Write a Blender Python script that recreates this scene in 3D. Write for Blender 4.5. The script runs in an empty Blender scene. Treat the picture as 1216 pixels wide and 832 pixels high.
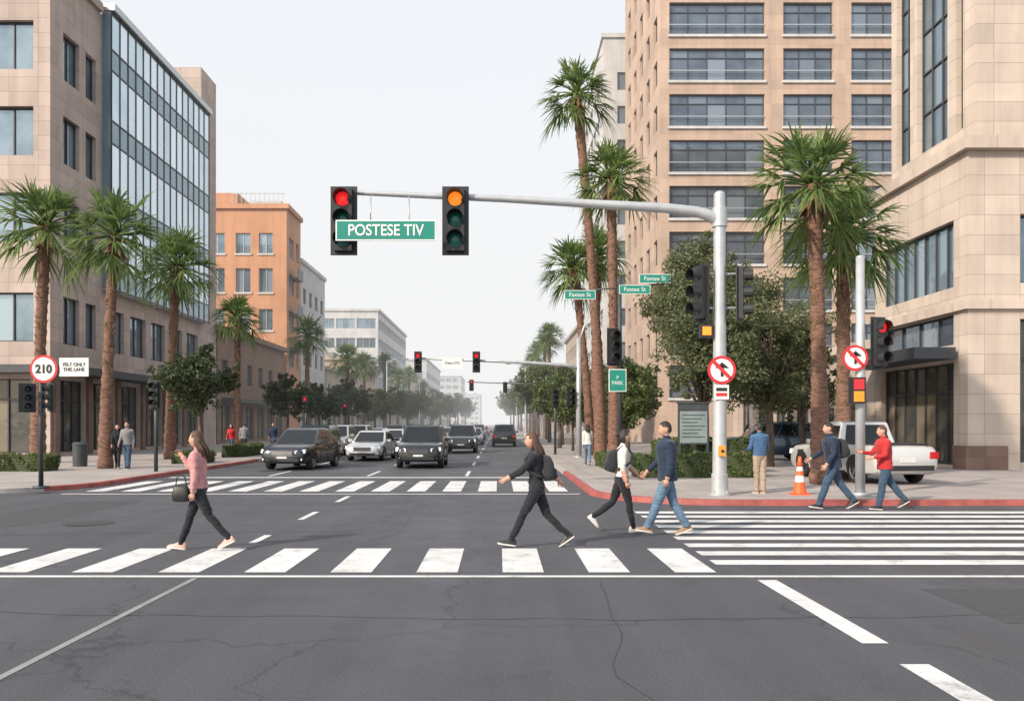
import bpy, math, random
import numpy as np
from mathutils import Vector, Matrix, noise
random.seed(7)
scene=bpy.context.scene
pi=math.pi
V=Vector
# ------------------------------------------------------------------ materials
def newmat(name):
    m=bpy.data.materials.new(name); m.use_nodes=True
    nt=m.node_tree; b=nt.nodes['Principled BSDF']
    return m,nt,b
def lk(nt,a,b): nt.links.new(a,b)
def mth(nt,op,a,b=None,c=None):
    n=nt.nodes.new('ShaderNodeMath'); n.operation=op
    for i,x in enumerate((a,b,c)):
        if x is None: continue
        if isinstance(x,(int,float)): n.inputs[i].default_value=x
        else: lk(nt,x,n.inputs[i])
    return n.outputs[0]
def nz(nt,vec,scale,detail=4,rough=.6):
    n=nt.nodes.new('ShaderNodeTexNoise'); n.inputs['Scale'].default_value=scale
    n.inputs['Detail'].default_value=detail; n.inputs['Roughness'].default_value=rough
    lk(nt,vec,n.inputs['Vector']); return n.outputs['Fac']
def rng(nt,v,a,b,c,d):
    n=nt.nodes.new('ShaderNodeMapRange')
    lk(nt,v,n.inputs[0])
    for i,x in enumerate((a,b,c,d)): n.inputs[i+1].default_value=x
    return n.outputs[0]
def mixc(nt,f,a,b):
    n=nt.nodes.new('ShaderNodeMix'); n.data_type='RGBA'
    if isinstance(f,(int,float)): n.inputs[0].default_value=f
    else: lk(nt,f,n.inputs[0])
    for i,x in ((6,a),(7,b)):
        if isinstance(x,tuple): n.inputs[i].default_value=(*x[:3],1)
        else: lk(nt,x,n.inputs[i])
    return n.outputs[2]
def scl(nt,c,f):
    n=nt.nodes.new('ShaderNodeVectorMath'); n.operation='SCALE'
    if isinstance(c,tuple): n.inputs[0].default_value=c[:3]
    else: lk(nt,c,n.inputs[0])
    if isinstance(f,(int,float)): n.inputs['Scale'].default_value=f
    else: lk(nt,f,n.inputs['Scale'])
    return n.outputs[0]
def bump(nt,b,h,st,dist=.02):
    n=nt.nodes.new('ShaderNodeBump'); n.inputs['Strength'].default_value=st; n.inputs['Distance'].default_value=dist
    lk(nt,h,n.inputs['Height']); lk(nt,n.outputs[0],b.inputs['Normal'])
def objco(nt): return nt.nodes.new('ShaderNodeTexCoord').outputs['Object']
def simple(name,col,rough=.7,metal=0,var=.15,vs=4,bst=0,bs=60,emit=0,coat=0,spec=.5):
    m,nt,b=newmat(name); co=objco(nt)
    f=nz(nt,co,vs,5)
    f=rng(nt,f,.25,.75,1-var,1+var)
    lk(nt,scl(nt,col,f),b.inputs['Base Color'])
    b.inputs['Roughness'].default_value=rough; b.inputs['Metallic'].default_value=metal
    b.inputs['Specular IOR Level'].default_value=spec
    if coat: b.inputs['Coat Weight'].default_value=coat; b.inputs['Coat Roughness'].default_value=.04
    if bst: bump(nt,b,nz(nt,co,bs,4),bst)
    if emit:
        b.inputs['Emission Color'].default_value=(*col,1); b.inputs['Emission Strength'].default_value=emit
    return m
def stone(name,col,pw=1.2,ph=.6,joint=.6,var=.1):
    m,nt,b=newmat(name); co=objco(nt)
    s=nt.nodes.new('ShaderNodeSeparateXYZ'); lk(nt,co,s.inputs[0])
    u=mth(nt,'ADD',s.outputs[0],s.outputs[1])
    c=nt.nodes.new('ShaderNodeCombineXYZ'); lk(nt,u,c.inputs[0]); lk(nt,s.outputs[2],c.inputs[1])
    br=nt.nodes.new('ShaderNodeTexBrick'); lk(nt,c.outputs[0],br.inputs['Vector'])
    br.offset=0.0 if pw>.8 else .5
    br.inputs['Scale'].default_value=1; br.inputs['Brick Width'].default_value=pw; br.inputs['Row Height'].default_value=ph
    br.inputs['Mortar Size'].default_value=.012; br.inputs['Mortar Smooth'].default_value=.3
    k=1-var; q=1+var
    br.inputs['Color1'].default_value=(col[0]*k,col[1]*k,col[2]*k,1); br.inputs['Color2'].default_value=(col[0]*q,col[1]*q,col[2]*q,1)
    br.inputs['Mortar'].default_value=(col[0]*joint,col[1]*joint,col[2]*joint,1)
    n1=rng(nt,nz(nt,co,.35,6,.65),.3,.7,.86,1.1)
    mp=nt.nodes.new('ShaderNodeMapping'); mp.inputs['Scale'].default_value=(1.5,1.5,.12); lk(nt,co,mp.inputs[0])
    n2=rng(nt,nz(nt,mp.outputs[0],1.2,5),.35,.75,1.05,.84)
    cc=scl(nt,scl(nt,br.outputs['Color'],n1),n2)
    lk(nt,cc,b.inputs['Base Color']); b.inputs['Roughness'].default_value=.85
    bump(nt,b,mth(nt,'SUBTRACT',nz(nt,co,25,4),mth(nt,'MULTIPLY',br.outputs['Fac'],2.0)),.25,.01)
    return m
def glassmat(name,dark,light,metal=.4,rough=.06,thr=.75):
    m,nt,b=newmat(name); co=objco(nt)
    g=nt.nodes.new('ShaderNodeNewGeometry')
    r=g.outputs['Random Per Island']
    f=rng(nt,r,thr,1,0,1)
    f2=rng(nt,nz(nt,co,.5,4),.35,.65,0,.45)
    c=mixc(nt,mth(nt,'MAXIMUM',f,f2),dark,light)
    lk(nt,c,b.inputs['Base Color']); b.inputs['Metallic'].default_value=metal
    b.inputs['Roughness'].default_value=rough; b.inputs['IOR'].default_value=1.6
    bump(nt,b,mth(nt,'ADD',nz(nt,co,.9,2),mth(nt,'MULTIPLY',r,.2)),.12,.08)
    return m
def leafmat(name,c1,c2,tr_=.3):
    m,nt,b=newmat(name); co=objco(nt)
    g=nt.nodes.new('ShaderNodeNewGeometry')
    r=g.outputs['Random Per Island']
    n=rng(nt,nz(nt,co,.9,3),.35,.65,0,1)
    f=mth(nt,'ADD',mth(nt,'MULTIPLY',r,.6),mth(nt,'MULTIPLY',n,.4))
    c=mixc(nt,f,c1,c2)
    lk(nt,c,b.inputs['Base Color']); b.inputs['Roughness'].default_value=.5
    b.inputs['Specular IOR Level'].default_value=.4
    tr=nt.nodes.new('ShaderNodeBsdfTranslucent'); lk(nt,scl(nt,c,1.4),tr.inputs[0])
    mx=nt.nodes.new('ShaderNodeMixShader'); mx.inputs[0].default_value=tr_
    lk(nt,b.outputs[0],mx.inputs[1]); lk(nt,tr.outputs[0],mx.inputs[2])
    lk(nt,mx.outputs[0],nt.nodes['Material Output'].inputs[0])
    return m
M={}
def asphalt():
    m,nt,b=newmat('asphalt'); co=objco(nt)
    a=rng(nt,nz(nt,co,.12,6,.6),.3,.7,.78,1.22)
    mp=nt.nodes.new('ShaderNodeMapping'); mp.inputs['Scale'].default_value=(1.1,.05,1); lk(nt,co,mp.inputs[0])
    t=rng(nt,nz(nt,mp.outputs[0],1,3),.3,.7,.84,1.16)
    gr=rng(nt,nz(nt,co,55,3,.8),.3,.7,.5,1.55)
    st=rng(nt,nz(nt,co,1.3,6,.7),.56,.72,1,.78)
    v=nt.nodes.new('ShaderNodeTexVoronoi'); v.feature='DISTANCE_TO_EDGE'; v.inputs['Scale'].default_value=.22
    w=nt.nodes.new('ShaderNodeVectorMath'); w.operation='ADD'
    nn=nt.nodes.new('ShaderNodeTexNoise'); nn.inputs['Scale'].default_value=1.5; nn.inputs['Detail'].default_value=8; lk(nt,co,nn.inputs['Vector'])
    lk(nt,co,w.inputs[0]); lk(nt,nn.outputs['Color'],w.inputs[1]); lk(nt,w.outputs[0],v.inputs['Vector'])
    cr=rng(nt,v.outputs['Distance'],0,.006,.6,1)
    c=scl(nt,(.064,.066,.077),a)
    for x in (t,gr,st,cr): c=scl(nt,c,x)
    lk(nt,c,b.inputs['Base Color'])
    lk(nt,rng(nt,nz(nt,co,.8,4),.3,.7,.55,.85),b.inputs['Roughness'])
    bump(nt,b,nz(nt,co,90,3,.7),.5,.008)
    return m
M['asphalt']=asphalt()
def paint(name,col):
    m,nt,b=newmat(name); co=objco(nt)
    w=mth(nt,'ADD',mth(nt,'MULTIPLY',nz(nt,co,2.2,6,.7),.6),mth(nt,'MULTIPLY',nz(nt,co,38,4,.8),.4))
    f=rng(nt,w,.52,.62,0,.65)
    g=rng(nt,nz(nt,co,1.0,5),.3,.7,.80,1.05)
    c=mixc(nt,f,scl(nt,col,g),(.16,.16,.165))
    lk(nt,c,b.inputs['Base Color']); b.inputs['Roughness'].default_value=.7
    bump(nt,b,nz(nt,co,80,3,.7),.35,.006)
    return m
M['paint']=paint('road_paint_white',(.67,.67,.67))
M['paint2']=paint('road_paint_faded',(.28,.28,.28))
def concrete(name,col,jx=1.5):
    m,nt,b=newmat(name); co=objco(nt)
    br=nt.nodes.new('ShaderNodeTexBrick'); br.offset=0; lk(nt,co,br.inputs['Vector'])
    br.inputs['Scale'].default_value=1; br.inputs['Brick Width'].default_value=jx; br.inputs['Row Height'].default_value=jx
    br.inputs['Mortar Size'].default_value=.012
    br.inputs['Color1'].default_value=(*[x*.93 for x in col],1); br.inputs['Color2'].default_value=(*[x*1.05 for x in col],1)
    br.inputs['Mortar'].default_value=(*[x*.55 for x in col],1)
    a=rng(nt,nz(nt,co,.5,7,.7),.3,.7,.76,1.12); s=rng(nt,nz(nt,co,30,3),.3,.7,.9,1.08)
    lk(nt,scl(nt,scl(nt,br.outputs['Color'],a),s),b.inputs['Base Color']); b.inputs['Roughness'].default_value=.85
    bump(nt,b,nz(nt,co,60,3),.25,.006)
    return m
M['walk']=concrete('sidewalk_concrete',(.36,.325,.31))
M['kerb']=simple('kerb_concrete',(.36,.33,.32),.85,0,.2,2,.3,40)
M['kerbred']=simple('kerb_red_paint',(.32,.085,.075),.65,0,.45,2.5,.3,40)
M['earth']=simple('ground_earth',(.16,.145,.12),.95,0,.3,.05)
M['beige']=stone('beige_stone',(.47,.385,.345),1.5,.75)
M['cream']=stone('cream_stone',(.52,.44,.38),1.3,.72,.6)
M['tan']=stone('tan_precast',(.47,.35,.275),3.0,1.2,.75)
M['orange']=stone('orange_stucco',(.53,.27,.15),6,3.5,.85,.03)
M['brown']=stone('brown_brick',(.27,.17,.13),.25,.08,.7,.2)
M['pale']=stone('pale_panel',(.55,.55,.55),2,1.1,.8,.04)
M['grey']=stone('grey_panel',(.42,.44,.46),2,1.1,.7,.05)
M['sand']=stone('sand_stucco',(.42,.34,.28),5,3,.8,.05)
M['plinth']=stone('brown_granite',(.20,.13,.105),1.2,.6,.6,.12)
M['roof']=simple('roof_membrane',(.3,.3,.3),.9)
M['frame']=simple('dark_window_frame',(.07,.075,.085),.4,.5,.1)
M['framelt']=simple('aluminium_frame',(.5,.52,.54),.35,.6,.08)
M['canopy']=simple('dark_canopy_metal',(.07,.075,.085),.45,.4,.15)
M['glass']=glassmat('window_glass',(.09,.115,.15),(.26,.31,.36),.45,.05,.6)
M['glassb']=glassmat('blue_window_glass',(.13,.19,.24),(.36,.45,.52),.55,.05,.45)
M['curtain']=glassmat('curtain_wall_glass',(.52,.66,.74),(.80,.90,.96),.55,.06,.3)
M['spandrel']=glassmat('spandrel_glass',(.18,.28,.33),(.27,.37,.43),.4,.15,.5)
M['shop']=glassmat('shop_glass',(.05,.06,.065),(.28,.24,.18),.25,.04,.5)
M['palmleaf']=leafmat('palm_leaf',(.06,.11,.04),(.20,.27,.08),.35)
M['thatch']=leafmat('dry_palm_thatch',(.15,.10,.055),(.30,.21,.12))
M['leafolive']=leafmat('olive_leaf',(.045,.065,.03),(.20,.22,.11))
M['leafdark']=leafmat('dark_leaf',(.028,.046,.022),(.095,.125,.055))
M['leafgreen']=leafmat('green_leaf',(.04,.065,.022),(.15,.19,.065))
def bark(name,c,ring=9):
    m,nt,b=newmat(name); co=objco(nt)
    mp=nt.nodes.new('ShaderNodeMapping'); mp.inputs['Scale'].default_value=(3,3,ring); lk(nt,co,mp.inputs[0])
    n=nz(nt,mp.outputs[0],1.6,6,.7)
    lk(nt,scl(nt,c,rng(nt,n,.3,.7,.3,1.65)),b.inputs['Base Color']); b.inputs['Roughness'].default_value=.95
    bump(nt,b,n,.9,.05); return m
M['palmbark']=bark('palm_bark',(.18,.10,.072)); M['bark']=bark('tree_bark',(.12,.09,.07),1.5)
M['pole']=simple('galvanised_steel',(.46,.48,.50),.45,.4,.14,3,.1)
M['poledk']=simple('dark_pole_paint',(.06,.07,.075),.5,.3,.15)
M['black']=simple('black_signal_housing',(.022,.024,.027),.45,0,.2,6)
M['lensdk']=simple('green_lens_unlit',(.015,.14,.11),.2,0,.2,20)
M['lensoff']=simple('dark_lens_unlit',(.03,.035,.03),.2,0,.2,20)
M['red']=simple('lit_red_lens',(.9,.02,.02),.3,0,.25,30,emit=.7)
M['amber']=simple('lit_amber_lens',(1,.24,.02),.3,0,.2,30,emit=.9)
M['signgreen']=simple('sign_green',(.012,.22,.17),.35,0,.06,3)
M['signwhite']=simple('sign_white',(.72,.72,.72),.4,0,.05,3)
M['signred']=simple('sign_red',(.55,.03,.04),.4,0,.08,3)
M['signyel']=simple('push_button_yellow',(.7,.3,.03),.45,0,.1,6)
M['kiosk']=simple('kiosk_panel',(.20,.25,.26),.3,0,.3,2)
M['rubber']=simple('rubber',(.02,.02,.021),.8,0,.2,10)
M['rim']=simple('alloy_rim',(.5,.5,.52),.3,.9,.05)
M['carglass']=simple('car_glass',(.012,.015,.018),.04,.0,.3,.8,.12,2.2,spec=.45)
M['trim']=simple('black_trim',(.02,.02,.022),.5,0,.1)
M['lamp']=simple('headlamp_glass',(.75,.78,.82),.2,.1,.25,14,emit=.25)
M['tail']=simple('tail_lamp',(.45,.015,.015),.2,0,.1,emit=.25)
M['plate']=simple('number_plate',(.6,.6,.58),.5)
M['chrome']=simple('chrome',(.6,.6,.62),.15,1,.05)
M['cone']=simple('cone_orange',(.85,.12,.03),.5,0,.1,8)
M['shoeblk']=simple('shoe_black',(.02,.02,.022),.5); M['sole']=simple('shoe_sole',(.55,.53,.5),.8)
M['skin']=simple('skin',(.50,.29,.21),.5,0,.06,8); M['skin2']=simple('skin_tan',(.36,.19,.125),.5,0,.06,8)
M['hairbr']=simple('hair_brown',(.085,.04,.024),.45,0,.4,25,.6,70); M['hairblk']=simple('hair_black',(.018,.013,.012),.45,0,.4,25,.6,70)
M['lips']=simple('lips',(.35,.09,.08),.4); M['eye']=simple('eye_white',(.7,.68,.65),.2); M['iris']=simple('iris',(.03,.018,.012),.15)
M['tar']=simple('tar_seal',(.040,.040,.043),.5,0,.3,3,.3,40)
M['patch']=simple('asphalt_patch_material',(.058,.059,.067),.8,0,.25,18,.5,70)
def cloth(n,c,r=.9):
    m,nt,b=newmat(n); co=objco(nt)
    a=rng(nt,nz(nt,co,4,6,.7),.3,.7,.72,1.25); w=rng(nt,nz(nt,co,160,2),.3,.7,.85,1.12)
    lk(nt,scl(nt,scl(nt,c,a),w),b.inputs['Base Color']); b.inputs['Roughness'].default_value=r; b.inputs['Specular IOR Level'].default_value=.2
    b.inputs['Sheen Weight'].default_value=.15; b.inputs['Sheen Roughness'].default_value=.5
    bump(nt,b,mth(nt,'ADD',nz(nt,co,26,4,.6),mth(nt,'MULTIPLY',nz(nt,co,220,2),.25)),.55,.012); return m
# ------------------------------------------------------------------ mesh builder
class MB:
    def __init__(s): s.v=[];s.f=[];s.m=[];s.s=[]
    def add(s,vs,fs,m=0,sm=False):
        o=len(s.v); s.v.extend([tuple(v) for v in vs])
        for f in fs: s.f.append([i+o for i in f]); s.m.append(m); s.s.append(sm)
    def quads(s,arr,m=0):
        o=len(s.v); n=len(arr); s.v.extend(map(tuple,arr.reshape(-1,3).tolist()))
        s.f.extend((np.arange(n*4).reshape(n,4)+o).tolist()); s.m.extend([m]*n); s.s.extend([False]*n)
    def quad(s,a,b,c,d,m=0): s.add([a,b,c,d],[(0,1,2,3)],m)
    def box(s,x0,x1,y0,y1,z0,z1,m=0):
        s.add([(x0,y0,z0),(x1,y0,z0),(x1,y1,z0),(x0,y1,z0),(x0,y0,z1),(x1,y0,z1),(x1,y1,z1),(x0,y1,z1)],
         [(0,3,2,1),(4,5,6,7),(0,1,5,4),(1,2,6,5),(2,3,7,6),(3,0,4,7)],m)
    def rings(s,R,m=0,cap=True,sm=True):
        n=len(R[0]); vs=[p for r in R for p in r]; fs=[]
        for i in range(len(R)-1):
            for j in range(n): fs.append((i*n+j,i*n+(j+1)%n,(i+1)*n+(j+1)%n,(i+1)*n+j))
        if cap: fs.append(tuple(range(n-1,-1,-1))); fs.append(tuple((len(R)-1)*n+j for j in range(n)))
        s.add(vs,fs,m,sm)
    def tube(s,pts,rads,n=10,m=0,cap=True,sm=True,flat=1.0,ref=None):
        pts=[V(p) for p in pts]
        if not isinstance(rads,(list,tuple)): rads=[rads]*len(pts)
        tot=(pts[-1]-pts[0]).normalized()
        if ref is None:
            ref=V((0,1,0)) if abs(tot.y)<.8 else V((1,0,0))
        R=[]
        for i,p in enumerate(pts):
            t=(pts[min(i+1,len(pts)-1)]-pts[max(i-1,0)]).normalized()
            B=(ref-t*ref.dot(t)).normalized(); A=t.cross(B)
            R.append([p+A*(rads[i]*math.cos(2*pi*k/n))+B*(flat*rads[i]*math.sin(2*pi*k/n)) for k in range(n)])
        s.rings(R,m,cap,sm)
    def ell(s,c,rx,ry,rz,m=0,nu=14,nv=9):
        R=[]
        for i in range(nv+1):
            a=-pi/2+pi*(i+.0)/nv; a=max(-1.52,min(1.52,a))
            R.append([(c[0]+rx*math.cos(a)*math.cos(2*pi*k/nu),c[1]+ry*math.cos(a)*math.sin(2*pi*k/nu),c[2]+rz*math.sin(a)) for k in range(nu)])
        s.rings(R,m)
    def obj(s,name,mats,parent=None,loc=None,bevel=0,sharp=None):
        me=bpy.data.meshes.new(name); me.from_pydata(s.v,[],s.f); me.update()
        for m in mats: me.materials.append(m if not isinstance(m,str) else M[m])
        me.polygons.foreach_set('material_index',s.m); me.polygons.foreach_set('use_smooth',s.s)
        if sharp: me.set_sharp_from_angle(angle=math.radians(sharp))
        ob=bpy.data.objects.new(name,me); scene.collection.objects.link(ob)
        if parent is not None: ob.parent=parent
        if loc is not None: ob.location=loc
        if bevel:
            b=ob.modifiers.new('bevel','BEVEL'); b.width=bevel; b.segments=2; b.limit_method='ANGLE'; b.angle_limit=.6
        return ob
def root(name,loc,yaw=0,sc=1):
    e=bpy.data.objects.new(name,None); scene.collection.objects.link(e)
    e.location=loc; e.rotation_euler=(0,0,yaw); e.scale=(sc,sc,sc); e.empty_display_size=.3
    return e
def inst(src,name,parent,loc=(0,0,0),sc=(1,1,1),rot=0):
    o=bpy.data.objects.new(name,src); scene.collection.objects.link(o); o.parent=parent
    o.location=loc; o.scale=sc; o.rotation_euler=(0,0,rot); return o
def text(s,parent,loc,size,m,sx=1,yaw=0,w=0):
    c=bpy.data.curves.new('lettering','FONT'); c.body=s; c.size=size; c.extrude=.003; c.align_x='CENTER'; c.align_y='CENTER'; c.offset=w
    c.materials.append(M[m]); o=bpy.data.objects.new('lettering',c); scene.collection.objects.link(o)
    o.parent=parent; o.location=loc; o.rotation_euler=(pi/2,0,yaw); o.scale=(sx,1,1); return o
# ------------------------------------------------------------------ ground
g=MB(); g.quad((-2500,-2500,-.02),(2500,-2500,-.02),(2500,2500,-.02),(-2500,2500,-.02)); g.obj('ground',['earth'])
g=MB()
g.quad((-130,-40,0),(130,-40,0),(130,22.5,0),(-130,22.5,0)); g.quad((-12,22.5,0),(3,22.5,0),(3,900,0),(-12,900,0))
g.obj('road',['asphalt'])
def block(path,sgn,far,redf,nm):
    n=len(path); inn=[]
    for i,p in enumerate(path):
        a=V(path[max(i-1,0)]); b=V(path[min(i+1,n-1)]); t=(b-a).normalized()
        inn.append(V(p)+V((-t.y,t.x))*sgn*.16)
    k=MB()
    for i in range(n-1):
        a,b=path[i],path[i+1]; c,d=inn[i+1],inn[i]; m=1 if redf((a[0]+b[0])/2,(a[1]+b[1])/2) else 0
        a2=V(a)+(inn[i]-V(a))*.12; b2=V(b)+(inn[i+1]-V(b))*.12
        k.quad((a[0],a[1],-.01),(b[0],b[1],-.01),(b2.x,b2.y,.12),(a2.x,a2.y,.12),m)
        k.quad((a2.x,a2.y,.12),(b2.x,b2.y,.12),(c.x,c.y,.132),(d.x,d.y,.132),m)
    k.obj('kerb',['kerb','kerbred'])
    s=MB(); pts=[(p.x,p.y,.13) for p in inn]+[(far[0],far[1],.13)]
    s.add(pts,[tuple(range(len(pts)))]); s.obj(nm,['walk'])
def arc(cx,cy,r,a0,a1,n=12): return [(cx+r*math.cos(a0+(a1-a0)*i/n),cy+r*math.sin(a0+(a1-a0)*i/n)) for i in range(n+1)]
rp=[(2.3,900),(2.3,120),(2.3,60),(2.3,40),(2.3,30)]+arc(5.3,21.5,3,pi,1.5*pi)+[(12,18.5),(22,18.5),(130,18.5)]
block(rp,1,(130,900),lambda x,y:(y<30 and x<30),'sidewalk')
lp=[(-11.4,900),(-11.4,80),(-11.4,40)]+arc(-14.9,24.6,3.5,0,-pi/2)+[(-40,21.1),(-130,21.1)]
block(lp,-1,(-130,900),lambda x,y:(22.3<y<50 and x>-13.5),'sidewalk')
def strip(nm,rects,m='paint',z=.004):
    g=MB()
    for x0,x1,y0,y1 in rects: g.quad((x0,y0,z),(x1,y0,z),(x1,y1,z),(x0,y1,z))
    return g.obj(nm,[m])
strip('crosswalk',[(-.0+1.045*k+.05,1.045*k+.55,10.2,12.15) for k in range(-11,3)]+[(-14,16,9.87,9.99)])
strip('crosswalk',[(2.78,13.5,10.75+.77*k,11.12+.77*k) for k in range(0,9)])
strip('crosswalk',[(-11+.95*k,-10.5+.95*k,22.4,26.4) for k in range(0,14)]+[(-11.2,2.1,21.5,21.66)])
strip('lane_marking',[(2.98,3.2,6.9,9.7),(3.0,3.22,2.5,6.3),(3.0,3.2,-3,1.2)])
strip('lane_marking',[(-3.57,-3.50,-4,9.8)],'paint2')
strip('lane_marking',[(-3.78,-3.66,12.7,13.6),(-3.78,-3.66,15.8,17.2),(-3.78,-3.66,19.4,20.9)])
L=[]
for xx in (-7.9,-4.5,-1.1):
    y=29
    while y<300: L.append((xx-.06,xx+.06,y,y+3)); y+=7.5
strip('lane_marking',L+[(-11.0,2.0,28.0,28.4)])
def seam(pts,w=.035):
    w*=.42
    g=MB(); n=len(pts); P=[]; Q=[]
    for i in range(n-1):
        a=V(pts[i]); b=V(pts[i+1]); k=max(2,int((b-a).length/.3))
        for j in range(k): P.append(a.lerp(b,j/k))
    P.append(V(pts[-1]))
    for i,p in enumerate(P):
        t=(P[min(i+1,len(P)-1)]-P[max(i-1,0)]).normalized(); o=V((-t.y,t.x)); sh=o*noise.noise(V((p.x*.9,p.y*.9,3)))*.16; ww=w*(.5+.9*abs(noise.noise(V((p.x*2,p.y*2,9)))))
        Q.append((p+sh+o*ww,p+sh-o*ww))
    for a,b in zip(Q[:-1],Q[1:]): g.quad((a[0].x,a[0].y,.0025),(a[1].x,a[1].y,.0025),(b[1].x,b[1].y,.0025),(b[0].x,b[0].y,.0025))
    g.obj('tar_seam',['tar'])
seam([(-14,7.6),(-6,8.1),(1,7.7),(9,8.2)],.028); seam([(1.2,9.6),(.9,6),(1.4,3)],.022); seam([(-9,13.6),(-2,14.1),(5,13.8)],.025); seam([(-1.9,18.5),(-1.6,14),(-2.1,12.4)],.02); seam([(-12,19.2),(-5,18.8),(2,19.3)],.028); seam([(-6.6,9.5),(-6.2,5),(-6.9,2)],.025)
strip('asphalt_patch',[(4.6,7.9,7.6,9.2),(-9.9,-8.3,14.8,19.6)],'patch',.0018)
r=root('manhole_cover',(-7.4,15.2,0)); g=MB()
for a,b_,z in ((0.42,.36,.006),(.355,.005,.008)): g.rings([[(q*math.cos(2*pi*k/28),q*math.sin(2*pi*k/28),z) for k in range(28)] for q in (a,b_)],0,False)
g.obj('iron_lid',['poledk'],r)
# ------------------------------------------------------------------ buildings
class Bld:
    def __init__(s,name,cx,cy,mats):
        s.name=name; s.loc=V((cx,cy,0)); s.mats=mats; s.W=MB(); s.G=MB(); s.F=MB()
    def fac(s,o,u,n,width,z0,z1,ops,depth=.25,fr=.07,wm=0):
        o=V(o);u=V(u);n=V(n)
        def P(a,z,d): p=o+u*a-n*d; return (p.x,p.y,z)
        us=sorted(set([0,width]+[q for op in ops for q in op[:2]])); zs=sorted(set([z0,z1]+[q for op in ops for q in op[2:4]]))
        for j in range(len(zs)-1):
            run=None; cz=(zs[j]+zs[j+1])/2; row=[op for op in ops if op[2]<cz<op[3]]
            for i in range(len(us)-1):
                a,b=us[i],us[i+1]; cu=(a+b)/2
                hole=any(op[0]<cu<op[1] for op in row)
                if not hole:
                    if run is None: run=a
                if hole or i==len(us)-2:
                    e=a if hole else b
                    if run is not None and e>run: s.W.quad(P(run,zs[j],0),P(e,zs[j],0),P(e,zs[j+1],0),P(run,zs[j+1],0),wm)
                    run=None
        def bar(a,b,c,e,d0,d1,mb=s.F,m=0):
            q=[P(a,c,d0),P(b,c,d0),P(b,e,d0),P(a,e,d0),P(a,c,d1),P(b,c,d1),P(b,e,d1),P(a,e,d1)]
            mb.add(q,[(0,1,2,3),(4,7,6,5),(0,4,5,1),(1,5,6,2),(2,6,7,3),(3,7,4,0)],m)
        for op in ops:
            a,b,c,e=op[:4]; nx,nzz=(op[4],op[5]) if len(op)>4 else (2,1); gm=op[6] if len(op)>6 else 0
            D=depth
            s.W.quad(P(a,c,0),P(a,e,0),P(a,e,D),P(a,c,D),wm); s.W.quad(P(b,c,0),P(b,e,0),P(b,e,D),P(b,c,D),wm)
            s.W.quad(P(a,c,0),P(b,c,0),P(b,c,D),P(a,c,D),wm); s.W.quad(P(a,e,0),P(b,e,0),P(b,e,D),P(a,e,D),wm)
            hs=[c+(e-c)*k/nzz for k in range(nzz+1)] if nzz!=2 else [c,c+(e-c)*.72,e]
            for i in range(nx):
                for j in range(nzz):
                    s.G.quad(P(a+(b-a)*i/nx,hs[j],D),P(a+(b-a)*(i+1)/nx,hs[j],D),P(a+(b-a)*(i+1)/nx,hs[j+1],D),P(a+(b-a)*i/nx,hs[j+1],D),gm)
            e0=.003
            for i in range(nx+1):
                uu=a+(b-a)*i/nx; l=max(a+e0,uu-fr/2); r=min(b-e0,uu+fr/2)
                if i==0:r=a+fr
                if i==nx:l=b-fr
                bar(l,r,c+e0,e-e0,D-.08,D+.02)
            for j,zz in enumerate(hs):
                l=max(c+e0,zz-fr/2); r=min(e-e0,zz+fr/2)
                if j==0:r=c+fr
                if j==nzz:l=e-fr
                bar(a+2*e0,b-2*e0,l+.001,r-.001,D-.072,D+.03)
    def done(s):
        r=root(s.name,s.loc)
        s.W.obj('walls',s.mats[0],r,-s.loc)
        if s.G.v: s.G.obj('windows',s.mats[1],r,-s.loc)
        if s.F.v: s.F.obj('window_frames',s.mats[2],r,-s.loc)
        return r
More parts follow.
